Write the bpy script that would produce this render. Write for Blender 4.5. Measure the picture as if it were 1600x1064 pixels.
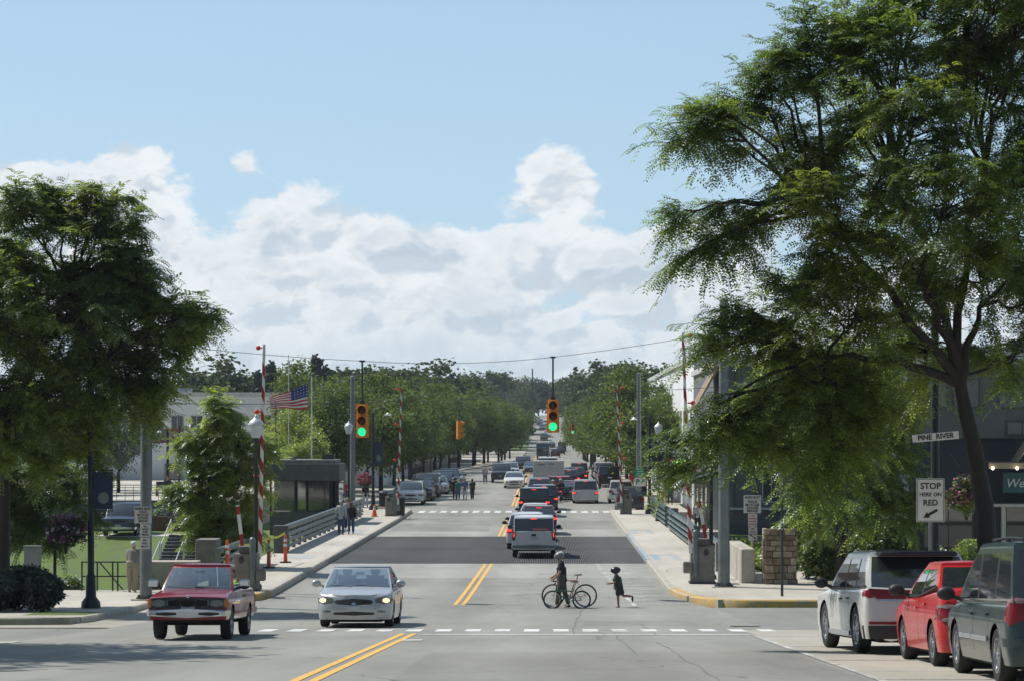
import bpy, bmesh, math, random
import numpy as np
from mathutils import Vector, Matrix
R = math.radians
for o in list(bpy.data.objects): bpy.data.objects.remove(o)
SC = bpy.context.scene
COL = SC.collection

# ------------------------------------------------------------------ camera, sky, sun, exposure
FPX, CX, CY, CZ = 3800.0, 858.0, 676.0, 5.5      # focal length, straight-ahead point of the 1600 px frame, eye height over the bridge deck
cam = bpy.data.cameras.new('camera'); camo = bpy.data.objects.new('camera', cam); COL.objects.link(camo)
cam.sensor_width = 36; cam.lens = FPX/1600*36
cam.shift_x = -58/1600; cam.shift_y = 144/1600
cam.clip_start = .5; cam.clip_end = 9000
camo.location = (0, 0, CZ); camo.rotation_euler = (R(90), 0, 0)
SC.camera = camo

SUNV = Vector((-.66, .34, 1.0)).normalized()
sun = bpy.data.lights.new('sun', 'SUN'); suno = bpy.data.objects.new('sun', sun); COL.objects.link(suno)
sun.energy = 4.9; sun.angle = R(.53); sun.color = (1.0, .955, .88)
suno.rotation_euler = (-SUNV).to_track_quat('-Z', 'Y').to_euler(); suno.location = (-40, 30, 80)
SC.view_settings.view_transform = 'Standard'; SC.view_settings.look = 'None'
SC.view_settings.gamma = 1; SC.view_settings.exposure = 0.0
SC.cycles.max_bounces = 7; SC.cycles.transparent_max_bounces = 14
SC.cycles.diffuse_bounces = 3; SC.cycles.glossy_bounces = 3; SC.cycles.transmission_bounces = 5
SC.cycles.sample_clamp_indirect = 6

class NG:                                          # terse node-graph helper
    def __init__(s, tree): s.t = tree; s.n = tree.nodes; s.l = tree.links
    def put(s, sock, v):
        if v is None: return
        if isinstance(v, bpy.types.NodeSocket): s.l.new(v, sock)
        else:
            try: sock.default_value = v
            except Exception:
                sock.default_value = tuple(v)+(1,) if len(v) == 3 else v
    def node(s, kind, ins=None, **kw):
        n = s.n.new(kind)
        for k, v in kw.items(): setattr(n, k, v)
        for k, v in (ins or {}).items(): s.put(n.inputs[k], v)
        return n
    def m(s, op, a, b=None, c=None, clamp=False):
        n = s.n.new('ShaderNodeMath'); n.operation = op; n.use_clamp = clamp
        s.put(n.inputs[0], a); s.put(n.inputs[1], b); s.put(n.inputs[2], c)
        return n.outputs[0]
    def mix(s, f, a, b, typ='RGBA', blend='MIX'):
        n = s.n.new('ShaderNodeMix'); n.data_type = typ; n.blend_type = blend
        i0, i1 = (6, 7) if typ == 'RGBA' else (2, 3)
        s.put(n.inputs[0], f); s.put(n.inputs[i0], a); s.put(n.inputs[i1], b)
        return n.outputs[2] if typ == 'RGBA' else n.outputs[0]
    def ramp(s, v, a, b, lo=0., hi=1., smooth=True):
        n = s.n.new('ShaderNodeMapRange'); n.clamp = True
        n.interpolation_type = 'SMOOTHSTEP' if smooth else 'LINEAR'
        s.put(n.inputs[0], v); s.put(n.inputs[1], a); s.put(n.inputs[2], b); s.put(n.inputs[3], lo); s.put(n.inputs[4], hi)
        return n.outputs[0]
    def noise(s, vec, scale, detail=3, rough=.5, w=None, dist=0):
        n = s.n.new('ShaderNodeTexNoise'); s.put(n.inputs['Vector'], vec); n.inputs['Scale'].default_value = scale
        n.inputs['Detail'].default_value = detail; n.inputs['Roughness'].default_value = rough
        n.inputs['Distortion'].default_value = dist
        return n.outputs['Fac']

w = bpy.data.worlds.new('World'); SC.world = w; w.use_nodes = True
g = NG(w.node_tree); g.n.clear()
sky = g.node('ShaderNodeTexSky', sky_type='NISHITA', sun_disc=False)
sky.sun_elevation = math.asin(SUNV.z); sky.sun_rotation = math.atan2(SUNV.x, SUNV.y)
sky.altitude = 180; sky.air_density = 1.0; sky.dust_density = .6; sky.ozone_density = 1.6
skyc = g.mix(1.0, sky.outputs[0], (.108, .112, .120, 1), blend='MULTIPLY')
tc = g.node('ShaderNodeTexCoord').outputs['Generated']
sp = g.node('ShaderNodeSeparateXYZ', {0: tc})
ay = g.m('MAXIMUM', g.m('ABSOLUTE', sp.outputs[1]), .12)
u = g.m('DIVIDE', sp.outputs[0], ay); v = g.m('DIVIDE', sp.outputs[2], ay)
skyc = g.mix(g.ramp(v, .02, .26, .80, .42, False), skyc, (.50, .72, .90, 1))
uv = g.node('ShaderNodeCombineXYZ', {0: u, 1: g.m('MULTIPLY', v, 1.45), 2: 3.7}).outputs[0]
wv = g.node('ShaderNodeTexNoise', {'Vector': uv, 'Scale': 26., 'Detail': 4.})
uvw = g.node('ShaderNodeVectorMath', {0: uv, 1: g.node('ShaderNodeVectorMath', {0: wv.outputs['Color'], 1: (.022, .022, 0)}, operation='MULTIPLY').outputs[0]}, operation='ADD').outputs[0]
n1 = g.noise(uvw, 15, 10, .55); n2 = g.noise(uvw, 30, 8, .55); n3 = g.noise(uvw, 7, 4, .5)
n4 = g.noise(uvw, 60, 8, .65)
bias = g.m('ADD', g.ramp(v, .024, .070, .22, .15, False), g.m('ADD', g.ramp(v, .066, .100, 0, -.42, False), g.ramp(v, .120, .18, 0, -.6, False)))
for (bu, bv, ru, rv, am) in ((-.170, .106, .021, .024, .62), (-.215, .104, .025, .012, .45), (.003, .104, .018, .017, .52), (-.125, .110, .007, .009, .30), (-.108, .088, .014, .016, .26), (-.075, .080, .018, .012, .2), (-.04, .078, .014, .012, .15), (.035, .073, .03, .010, .15), (-.055, .094, .012, .010, -.2), (.032, .092, .008, .014, -.3), (.003, .0865, .020, .004, -.10), (.012, .094, .024, .010, .12), (.06, .080, .02, .010, .14), (-.150, .078, .022, .016, .34), (-.20, .085, .03, .014, .3), (-.02, .078, .03, .006, .1), (-.140, .083, .008, .010, -.2),
                             (.092, .087, .030, .016, .24), (-.228, .103, .030, .016, .22), (-.100, .080, .020, .024, .16),
                             (.045, .100, .02, .012, -.12)):
    d = g.m('ADD', g.m('POWER', g.m('ABSOLUTE', g.m('DIVIDE', g.m('SUBTRACT', u, bu), ru)), 2.), g.m('POWER', g.m('ABSOLUTE', g.m('DIVIDE', g.m('SUBTRACT', v, bv), rv)), 2.))
    bias = g.m('ADD', bias, g.m('MULTIPLY', g.m('EXPONENT', g.m('MULTIPLY', d, -1.)), am))
dens = g.m('ADD', g.m('ADD', g.m('MULTIPLY', g.m('SUBTRACT', n1, .5), 1.15), g.m('MULTIPLY', g.m('SUBTRACT', n4, .5), .40)), g.m('ADD', bias, .5))
cov = g.ramp(dens, .47, .63)
shade = g.ramp(g.m('ADD', g.m('MULTIPLY', n2, .85), g.m('ADD', g.m('MULTIPLY', n3, .35), g.m('MULTIPLY', n4, .14))), .56, .82)
thick = g.ramp(dens, .60, 1.0)
shade = g.m('MULTIPLY', shade, g.m('ADD', g.m('MULTIPLY', thick, .75), .25))
off = g.node('ShaderNodeVectorMath', {0: uvw, 1: (-.006, .010, 0)}, operation='ADD').outputs[0]
rel = g.m('SUBTRACT', g.m('ADD', n1, g.m('MULTIPLY', n2, .5)), g.m('ADD', g.noise(off, 15, 10, .55), g.m('MULTIPLY', g.noise(off, 30, 8, .55), .5)))
shade = g.m('ADD', g.m('MULTIPLY', shade, .65), g.ramp(rel, .03, -.12, 0, .8), clamp=True)
cloud = g.mix(shade, (.91, .94, .96, 1), (.54, .63, .72, 1))
cloud = g.mix(g.ramp(v, .022, .060, .50, 0, False), cloud, (.62, .74, .83, 1))
above = g.ramp(sp.outputs[2], -.004, .0)
high = g.ramp(v, .3, 1.1, 1., .45)
fin = g.mix(g.m('MULTIPLY', g.m('MULTIPLY', cov, .94), high), skyc, cloud)
back = g.ramp(sp.outputs[1], -.35, .45, .50, 1.)            # sky dimmed behind the camera, away from the sun, to deepen shaded faces
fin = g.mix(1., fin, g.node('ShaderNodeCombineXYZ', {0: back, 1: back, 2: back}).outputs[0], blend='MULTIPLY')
fin = g.mix(above, (.035, .04, .03, 1), fin)
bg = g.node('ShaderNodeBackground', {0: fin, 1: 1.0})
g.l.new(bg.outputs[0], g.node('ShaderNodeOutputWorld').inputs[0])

# ------------------------------------------------------------------ ground profile and pixel helpers
_Y = [-30, 33, 58, 66, 72, 78, 84, 150, 175, 200, 217, 300, 450, 540, 590, 625, 665, 760, 900, 1100, 2000]
_Z = [5.51, 2.13, .785, .38, .15, .03, 0, 0, .18, .42, .62, .72, .72, .9, 1.6, 2.6, 4.9, 10, 12, 12.5, 13]
def rz(y):                                          # height of the road along the street
    return float(np.interp(y, _Y, _Z))
def at(px, py, y): return Vector(((px-CX)*y/FPX, y, CZ-(py-CY)*y/FPX))
def gy(py):                                         # depth at which the road shows at picture height py
    lo, hi = 20., 200.
    for _ in range(50):
        m_ = (lo+hi)/2
        if CY+FPX*(CZ-rz(m_))/m_ > py: lo = m_
        else: hi = m_
    return lo
def xa(px, y): return (px-CX)*y/FPX

# ------------------------------------------------------------------ materials
def M(name, col, rough=.6, metal=0., var=.14, scale=2.5, bump=0., coat=0., emit=0., spec=.5, bscale=None, trans=0.):
    m = bpy.data.materials.new(name); m.use_nodes = True
    G = NG(m.node_tree); b = m.node_tree.nodes['Principled BSDF']
    tcn = G.node('ShaderNodeTexCoord').outputs['Object']
    nz = G.noise(tcn, scale, 5, .6)
    f = G.ramp(nz, .3, .7, 1-var, 1+var, False)
    c = G.mix(1.0, tuple(col)+(1,), G.node('ShaderNodeCombineXYZ', {0: f, 1: f, 2: f}).outputs[0], blend='MULTIPLY')
    G.l.new(c, b.inputs['Base Color'])
    G.put(b.inputs['Roughness'], G.ramp(nz, .3, .7, max(.02, rough*(1-var)), min(1, rough*(1+var)), False))
    b.inputs['Metallic'].default_value = metal; b.inputs['Coat Weight'].default_value = coat
    b.inputs['Coat Roughness'].default_value = .05
    b.inputs['Specular IOR Level'].default_value = spec
    if trans: b.inputs['Transmission Weight'].default_value = trans
    if emit:
        b.inputs['Emission Color'].default_value = tuple(col)+(1,); b.inputs['Emission Strength'].default_value = emit
    if bump:
        bn = G.node('ShaderNodeBump', {'Strength': bump, 'Distance': .02, 'Height': G.noise(tcn, bscale or scale*8, 6, .7)})
        G.l.new(bn.outputs[0], b.inputs['Normal'])
    return m

def asphalt(name, base, tracks=True, joints=None):
    m = bpy.data.materials.new(name); m.use_nodes = True
    G = NG(m.node_tree); b = m.node_tree.nodes['Principled BSDF']
    p = G.node('ShaderNodeNewGeometry').outputs['Position']
    s = G.node('ShaderNodeSeparateXYZ', {0: p})
    stretched = G.node('ShaderNodeCombineXYZ', {0: s.outputs[0], 1: G.m('MULTIPLY', s.outputs[1], .16), 2: 0}).outputs[0]
    f = G.m('ADD', G.m('MULTIPLY', G.noise(stretched, .9, 5, .62), .34), G.m('MULTIPLY', G.noise(p, .11, 3, .5), .34))
    f = G.m('ADD', f, G.m('MULTIPLY', G.noise(p, 22, 4, .8), .42))
    f = G.ramp(f, .36, .74, .68, 1.30, False)
    if tracks:                                       # darker oil line and paler wheel tracks along each lane
        ph = G.m('MULTIPLY', G.m('ADD', s.outputs[0], 2.7), 2*math.pi/3.5)
        f = G.m('MULTIPLY', f, G.m('ADD', 1., G.m('MULTIPLY', G.m('COSINE', ph), -.07)))
    vo = G.node('ShaderNodeTexVoronoi', {'Vector': G.node('ShaderNodeVectorMath', {0: p, 1: G.node('ShaderNodeVectorMath', {0: G.node('ShaderNodeTexNoise', {'Vector': p, 'Scale': .5, 'Detail': 4.}).outputs['Color'], 1: (2.2, 2.2, 0)}, operation='MULTIPLY').outputs[0]}, operation='ADD').outputs[0], 'Scale': .13}, feature='DISTANCE_TO_EDGE')
    ck = G.m('MULTIPLY', G.ramp(vo.outputs[0], .0015, .006, .45, 0), G.ramp(G.noise(p, .3, 2), .45, .6))
    f = G.m('MULTIPLY', f, G.m('SUBTRACT', 1., ck))
    if joints:
        jy = G.m('ABSOLUTE', G.m('SUBTRACT', G.m('FRACT', G.m('DIVIDE', s.outputs[1], joints)), .5))
        f = G.m('MULTIPLY', f, G.ramp(jy, .004, .010, .62, 1.))
    G.l.new(G.mix(1.0, tuple(base)+(1,), G.node('ShaderNodeCombineXYZ', {0: f, 1: f, 2: f}).outputs[0], blend='MULTIPLY'), b.inputs['Base Color'])
    b.inputs['Roughness'].default_value = .82; b.inputs['Specular IOR Level'].default_value = .3
    bn = G.node('ShaderNodeBump', {'Strength': .5, 'Distance': .01, 'Height': G.noise(p, 60, 4, .8)})
    G.l.new(bn.outputs[0], b.inputs['Normal'])
    return m

def paintmat(name, col, under, wear=.5):
    m = bpy.data.materials.new(name); m.use_nodes = True
    G = NG(m.node_tree); b = m.node_tree.nodes['Principled BSDF']
    p = G.node('ShaderNodeNewGeometry').outputs['Position']
    n = G.m('ADD', G.m('MULTIPLY', G.noise(p, 5, 6, .75), .6), G.m('MULTIPLY', G.noise(p, .6, 3, .6), .4))
    f = G.ramp(n, wear-.08, wear+.10)
    G.l.new(G.mix(f, tuple(col)+(1,), tuple(under)+(1,)), b.inputs['Base Color'])
    b.inputs['Roughness'].default_value = .7
    return m

def leafmat(name, col, tr, gloss=.35, vary=.35, tw=.45, gf=.08):
    m = bpy.data.materials.new(name); m.use_nodes = True
    G = NG(m.node_tree); G.n.clear()
    gm = G.node('ShaderNodeNewGeometry')
    rnd = gm.outputs['Random Per Island']
    big = G.noise(G.node('ShaderNodeTexCoord').outputs['Object'], .45, 3, .6)
    k = G.m('MULTIPLY', G.ramp(rnd, 0, 1, 1-vary, 1+vary, False), G.ramp(big, .3, .7, .72, 1.28, False))
    kk = G.node('ShaderNodeCombineXYZ', {0: G.m('MULTIPLY', k, G.ramp(big, .3, .7, .85, 1.2, False)), 1: k, 2: G.m('MULTIPLY', k, .95)}).outputs[0]
    c1 = G.mix(1., tuple(col)+(1,), kk, blend='MULTIPLY'); c2 = G.mix(1., tuple(tr)+(1,), kk, blend='MULTIPLY')
    d = G.node('ShaderNodeBsdfDiffuse', {0: c1}); t = G.node('ShaderNodeBsdfTranslucent', {0: c2})
    gl = G.node('ShaderNodeBsdfGlossy', {0: (.8, .9, .95, 1), 'Roughness': gloss})
    mx = G.node('ShaderNodeMixShader', {0: tw}); G.l.new(d.outputs[0], mx.inputs[1]); G.l.new(t.outputs[0], mx.inputs[2])
    m2 = G.node('ShaderNodeMixShader', {0: gf})
    G.l.new(mx.outputs[0], m2.inputs[1]); G.l.new(gl.outputs[0], m2.inputs[2])
    G.l.new(m2.outputs[0], G.node('ShaderNodeOutputMaterial').inputs[0])
    return m

def glassmat(name, tint=(.05, .06, .065), see=.0, f0=.11):
    m = bpy.data.materials.new(name); m.use_nodes = True
    G = NG(m.node_tree); G.n.clear()
    base = G.node('ShaderNodeBsdfDiffuse', {0: tuple(tint)+(1,)})
    tr = G.node('ShaderNodeBsdfTransparent', {0: (.62, .72, .72, 1)})
    a = G.node('ShaderNodeMixShader', {0: see}); G.l.new(base.outputs[0], a.inputs[1]); G.l.new(tr.outputs[0], a.inputs[2])
    gl = G.node('ShaderNodeBsdfGlossy', {0: (1, 1, 1, 1), 'Roughness': .03})
    fc = G.node('ShaderNodeLayerWeight', {0: .5}).outputs['Facing']
    b = G.node('ShaderNodeMixShader', {0: G.m('ADD', f0, G.m('MULTIPLY', G.m('POWER', fc, 3.5), .9), clamp=True)}); G.l.new(a.outputs[0], b.inputs[1]); G.l.new(gl.outputs[0], b.inputs[2])
    G.l.new(b.outputs[0], G.node('ShaderNodeOutputMaterial').inputs[0])
    return m

ASPH = (.255, .250, .224)
MT = dict(
 asphalt=asphalt('asphalt', ASPH), side=asphalt('side_asphalt', (.225, .222, .205), False),
 deck=asphalt('deck_concrete', (.315, .308, .28), True),
 concrete=asphalt('concrete', (.37, .345, .29), False, 3.0), walk=asphalt('sidewalk', (.46, .43, .37), False, 1.6),
 kerb=M('kerb', (.40, .37, .31), .85, var=.25, scale=3, bump=.4), ykerb=paintmat('yellow_kerb', (.60, .36, .07), (.34, .31, .25), .50),
 white=paintmat('white_paint', (.66, .66, .63), ASPH, .535), wornwhite=paintmat('worn_white', (.55, .55, .53), ASPH, .47), yellow=paintmat('yellow_paint', (.72, .40, .07), ASPH, .60),
 blue=paintmat('blue_paint', (.17, .30, .44), (.44, .41, .36), .46),
 grass=M('grass', (.095, .15, .022), .9, var=.35, scale=1.2, bump=.8, bscale=30), dirt=M('dirt', (.16, .13, .08), .95, var=.4, scale=2, bump=.6),
 steel=M('galvanised', (.19, .21, .22), .48, .55, .2, 1.5, .05), darksteel=M('dark_steel', (.05, .055, .06), .5, .5, .2),
 grate=asphalt('grate_steel', (.095, .098, .098)), black=M('black_paint', (.012, .015, .016), .38, .1, .2),
 green=M('rail_green', (.055, .12, .11), .33, .25, .2, 2, coat=.3), railgrey=M('rail_grey', (.15, .18, .18), .40, .4, .2, 2),
 headsoft=M('headlamp_glow', (1., .80, .55), .2, emit=.7), red=M('red_paint', (.33, .018, .02), .45, 0, .2), redlight=M('red_lens', (.8, .04, .03), .3, 0, .1), wht=M('white_metal', (.68, .68, .65), .5, 0, .15),
 orange=M('orange_plastic', (.85, .11, .02), .5), refl=M('reflective_white', (.75, .75, .72), .3), rubber=M('rubber', (.015, .015, .016), .8, 0, .2),
 tape=M('caution_tape', (.75, .65, .03), .5), signyel=M('signal_yellow', (.68, .25, .02), .5, 0, .12),
 lensoff=M('lens_dark_red', (.06, .012, .008), .25), lensamb=M('lens_dark_amber', (.07, .02, .008), .25), lensgreen=M('lens_green', (.02, 1.0, .42), .3, emit=.85, var=.05),
 stone=M('stone_block', (.24, .19, .13), .9, 0, .4, 5, .9), conc=M('cast_concrete', (.20, .195, .175), .9, 0, .3, 2, .5), oldconc=M('weathered_concrete', (.10, .10, .094), .9, 0, .35, 3, .6),
 paleconc=M('pale_concrete', (.40, .37, .31), .9, 0, .2, 2, .4), bark=M('bark', (.032, .027, .022), .9, 0, .35, 6, 1., bscale=25),
 globe=M('lamp_globe', (.72, .74, .76), .15, 0, .05, trans=.35), galv=M('bright_cap', (.62, .63, .62), .35, .3),
 signwhite=M('sign_white', (.62, .62, .59), .5, 0, .06), ink=M('sign_black', (.012, .012, .014), .6), signgreen=M('sign_green', (.0, .22, .13), .5), signred=M('sign_red_ink', (.4, .05, .05), .6),
 water=M('water', (.03, .07, .075), .08, 0, .1, 1, .3), wallw=M('white_wall', (.74, .75, .76), .85, 0, .08, .6), wallg=M('grey_siding', (.14, .145, .15), .8, 0, .12, 1.2), walld=M('dark_siding', (.085, .09, .10), .8, 0, .15, 1.2),
 wallt=M('tan_wall', (.33, .27, .20), .85, 0, .12, 1), wallb=M('blue_siding', (.04, .05, .07), .75, 0, .15, 1), brick=M('brown_brick', (.13, .075, .055), .9, 0, .25, 5, .4), roof=M('roof_dark', (.05, .05, .055), .8), trim=M('pale_trim', (.5, .5, .48), .7),
 teal=M('teal_sign', (.025, .09, .11), .6), navy=M('navy_banner', (.015, .03, .075), .7), lettering=M('pale_lettering', (.55, .58, .62), .6), bulb=M('lit_bulb', (1., .82, .5), .4, emit=6., var=.02),
 awn=M('dark_awning', (.03, .035, .045), .75, 0, .2), awns=M('awning_stripe_tan', (.50, .34, .22), .75), awng=M('lime_awning', (.16, .42, .04), .7), pink=M('pink_stripe', (.6, .2, .2), .7),
 skin=M('skin', (.42, .24, .17), .55, 0, .08), skind=M('tanned_skin', (.30, .17, .12), .55, 0, .08),
 seat=M('dark_upholstery', (.035, .035, .04), .8), interior=M('car_interior', (.06, .062, .06), .7),
 glass=glassmat('car_glass', (.018, .022, .026)), seeglass=glassmat('clear_glass', (.03, .05, .05), .86, .22), bglass=glassmat('window_glass', (.03, .035, .04)),
 chrome=M('chrome', (.62, .64, .66), .14, 1., .1), alloy=M('alloy', (.45, .46, .48), .28, .9, .12), plastic=M('black_plastic', (.022, .023, .025), .55), under=M('underbody', (.008, .008, .008), .9),
 headlamp=M('headlamp_glass', (.16, .18, .18), .08, .3, .2, 20), headon=M('headlamp_lit', (1., .72, .38), .2, emit=1.3, var=.05), tail=M('tail_lens', (.19, .006, .008), .12, 0, .15, 20), tailon=M('tail_lit', (1., .05, .035), .3, emit=1.6, var=.05),
 tailw=M('tail_clear', (.28, .19, .19), .12, .2), amber=M('amber_lens', (.55, .16, .02), .2), plate=M('licence_plate', (.45, .47, .5), .5),
)
def islands(m, lo=.55, hi=1.5):                     # every separate stone its own tone
    G = NG(m.node_tree); b = m.node_tree.nodes['Principled BSDF']; c = b.inputs['Base Color'].links[0].from_socket
    r = G.ramp(G.node('ShaderNodeNewGeometry').outputs['Random Per Island'], 0, 1, lo, hi, False)
    G.l.new(G.mix(1., c, G.node('ShaderNodeCombineXYZ', {0: r, 1: G.m('POWER', r, 1.1), 2: G.m('POWER', r, 1.35)}).outputs[0], blend='MULTIPLY'), b.inputs['Base Color'])
islands(MT['stone'])
def paint(name, c, metal=.0, rough=.28): return M(name, c, rough, metal, .04, 1, coat=.55, spec=.4)
# ------------------------------------------------------------------ mesh helpers
class MB:
    def __init__(s): s.v = []; s.f = []
    def add(s, vs, fs):
        k = len(s.v); s.v += [tuple(v) for v in vs]; s.f += [tuple(i+k for i in f) for f in fs]; return s
    def box(s, c, d, rz_=0, M4=None):
        x, y, z = d[0]/2, d[1]/2, d[2]/2
        vs = [Vector((a*x, b*y, e*z)) for e in (-1, 1) for (a, b) in ((-1, -1), (1, -1), (1, 1), (-1, 1))]
        rot = M4 if M4 is not None else Matrix.Rotation(rz_, 3, 'Z')
        vs = [rot @ v + Vector(c) for v in vs]
        return s.add(vs, [(3, 2, 1, 0), (4, 5, 6, 7), (0, 1, 5, 4), (1, 2, 6, 5), (2, 3, 7, 6), (3, 0, 4, 7)])
    def lo(s, x0, x1, y0, y1, z0, z1): return s.box(((x0+x1)/2, (y0+y1)/2, (z0+z1)/2), (x1-x0, y1-y0, z1-z0))
    def tube(s, pts, r, n=8, cap=True):
        pts = [Vector(p) for p in pts]; rs = r if hasattr(r, '__len__') else [r]*len(pts)
        rings = []; ref = None
        for i, p in enumerate(pts):
            d = (pts[min(i+1, len(pts)-1)]-pts[max(i-1, 0)])
            if d.length < 1e-9: d = Vector((0, 0, 1))
            d.normalize()
            if ref is None: ref = Vector((1, 0, 0)) if abs(d.x) < .9 else Vector((0, 1, 0))
            a = (ref-d*ref.dot(d)).normalized(); b = d.cross(a); ref = a
            rings.append([p+(a*math.cos(t)+b*math.sin(t))*rs[i] for t in [2*math.pi*k/n for k in range(n)]])
        k0 = len(s.v)
        for rg in rings: s.v += [tuple(q) for q in rg]
        for i in range(len(rings)-1):
            for k in range(n):
                s.f.append((k0+i*n+k, k0+i*n+(k+1) % n, k0+(i+1)*n+(k+1) % n, k0+(i+1)*n+k))
        if cap:
            s.f.append(tuple(k0+k for k in reversed(range(n)))); s.f.append(tuple(k0+(len(rings)-1)*n+k for k in range(n)))
        return s
    def lathe(s, prof, c=(0, 0, 0), n=16, axis='Z'):
        k0 = len(s.v)
        for (r, z) in prof:
            for k in range(n):
                t = 2*math.pi*k/n; x, y = r*math.cos(t), r*math.sin(t)
                q = (x, y, z) if axis == 'Z' else ((z, x, y) if axis == 'X' else (y, z, x))
                s.v.append((q[0]+c[0], q[1]+c[1], q[2]+c[2]))
        for i in range(len(prof)-1):
            for k in range(n):
                s.f.append((k0+i*n+k, k0+i*n+(k+1) % n, k0+(i+1)*n+(k+1) % n, k0+(i+1)*n+k))
        return s
    def ell(s, c, r, n=12, m=8, rot=None):
        k0 = len(s.v)
        for i in range(m+1):
            ph = math.pi*i/m
            for k in range(n):
                t = 2*math.pi*k/n
                q = Vector((r[0]*math.sin(ph)*math.cos(t), r[1]*math.sin(ph)*math.sin(t), -r[2]*math.cos(ph)))
                if rot is not None: q = rot @ q
                s.v.append((q.x+c[0], q.y+c[1], q.z+c[2]))
        for i in range(m):
            for k in range(n):
                s.f.append((k0+i*n+k, k0+i*n+(k+1) % n, k0+(i+1)*n+(k+1) % n, k0+(i+1)*n+k))
        return s
    def prism(s, poly, z0, z1):                       # poly in xy, counter-clockwise; z0, z1 numbers or functions of (x, y)
        f0 = z0 if callable(z0) else (lambda x, y: z0); f1 = z1 if callable(z1) else (lambda x, y: z1)
        n = len(poly); vs = [(x, y, f0(x, y)) for x, y in poly]+[(x, y, f1(x, y)) for x, y in poly]
        fs = [tuple(reversed(range(n))), tuple(range(n, 2*n))]+[(i, (i+1) % n, n+(i+1) % n, n+i) for i in range(n)]
        return s.add(vs, fs)
    def sheet(s, x0, x1, y0, y1, zf, dy=2., thick=0):  # strip that follows a height function of y
        ys = [y0]; 
        while ys[-1] < y1-1e-6: ys.append(min(y1, ys[-1]+dy))
        a = x0 if callable(x0) else (lambda y: x0); b = x1 if callable(x1) else (lambda y: x1)
        vs = []; fs = []
        for y in ys: vs += [(a(y), y, zf(y)), (b(y), y, zf(y))]
        for i in range(len(ys)-1): fs.append((2*i, 2*i+1, 2*i+3, 2*i+2))
        s.add(vs, fs)
        if thick:
            n = len(ys); v2 = [(x, y, z-thick) for x, y, z in vs]
            f2 = [tuple(reversed([q+2*n for q in f])) for f in fs]
            for i in range(n-1):
                f2.append((2*i, 2*i+2, 2*n+2*i+2, 2*n+2*i)); f2.append((2*i+3, 2*i+1, 2*n+2*i+1, 2*n+2*i+3))
            f2.append((1, 0, 2*n, 2*n+1)); f2.append((2*n-2, 2*n-1, 4*n-1, 4*n-2))
            k = len(s.v)-2*n
            s.v += [tuple(q) for q in v2]; s.f += [tuple(q+k for q in f) for f in f2]
        return s
    def build(s, name, mat, parent=None, smooth=False, loc=None, weld=False, bevel=0, ang=40):
        me = bpy.data.meshes.new(name); me.from_pydata(s.v, [], s.f)
        if weld:
            bm = bmesh.new(); bm.from_mesh(me); bmesh.ops.remove_doubles(bm, verts=bm.verts, dist=.0008)
            bmesh.ops.dissolve_degenerate(bm, edges=bm.edges, dist=.0004)
            bmesh.ops.recalc_face_normals(bm, faces=bm.faces); bm.to_mesh(me); bm.free()
        me.update()
        if mat is not None: me.materials.append(MT[mat] if isinstance(mat, str) else mat)
        if smooth:
            me.shade_smooth(); me.set_sharp_from_angle(angle=R(ang))
        o = bpy.data.objects.new(name, me); COL.objects.link(o)
        if parent is not None: o.parent = parent
        if loc is not None: o.location = loc
        if bevel:
            b = o.modifiers.new('bevel', 'BEVEL'); b.width = bevel; b.segments = 2; b.limit_method = 'ANGLE'
        return o

def npmesh(name, co, nper, mat, parent=None):          # co (N*nper, 3), faces of nper corners
    n = len(co); nf = n//nper
    me = bpy.data.meshes.new(name); me.vertices.add(n); me.vertices.foreach_set('co', np.ascontiguousarray(co, dtype=np.float32).ravel())
    me.loops.add(n); me.loops.foreach_set('vertex_index', np.arange(n, dtype=np.int32))
    me.polygons.add(nf); me.polygons.foreach_set('loop_start', np.arange(nf, dtype=np.int32)*nper)
    me.update(calc_edges=True); me.materials.append(MT[mat] if isinstance(mat, str) else mat)
    o = bpy.data.objects.new(name, me); COL.objects.link(o)
    if parent is not None: o.parent = parent
    return o

def tag(o, label=None, cat=None, group=None, kind=None):
    if label: o['label'] = label
    if cat: o['category'] = cat
    if group: o['group'] = group
    if kind: o['kind'] = kind
    return o
def thing(name, label, cat, loc=(0, 0, 0), rot=0, group=None):
    o = bpy.data.objects.new(name, None); COL.objects.link(o); o.location = loc; o.rotation_euler = (0, 0, rot); o.empty_display_size = .3
    return tag(o, label, cat, group)
def copy_tree(o, parent=None):
    c = o.copy(); COL.objects.link(c)
    if parent is not None: c.parent = parent
    for ch in list(o.children): copy_tree(ch, c)
    return c
def text(body, size, mat, parent, loc, name='lettering', rot=(90, 0, 0), align='CENTER', shear=0, thick=.003, bold=0, sx=1):
    cu = bpy.data.curves.new(name, 'FONT'); cu.body = body; cu.size = size; cu.align_x = align; cu.align_y = 'CENTER'
    cu.extrude = thick; cu.shear = shear; cu.offset = bold; cu.resolution_u = 3
    t = bpy.data.objects.new(name, cu); COL.objects.link(t)
    dg = bpy.context.evaluated_depsgraph_get(); me = bpy.data.meshes.new_from_object(t.evaluated_get(dg))
    COL.objects.unlink(t); bpy.data.objects.remove(t)
    me.materials.clear(); me.materials.append(MT[mat]); me.name = name
    o = bpy.data.objects.new(name, me); COL.objects.link(o); o.parent = parent
    o.location = loc; o.rotation_euler = tuple(R(a) for a in rot); o.scale = (sx, 1, 1)
    return o
def struct(mb, name, mat, **k): return tag(mb.build(name, mat, **k), kind='structure')

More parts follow.
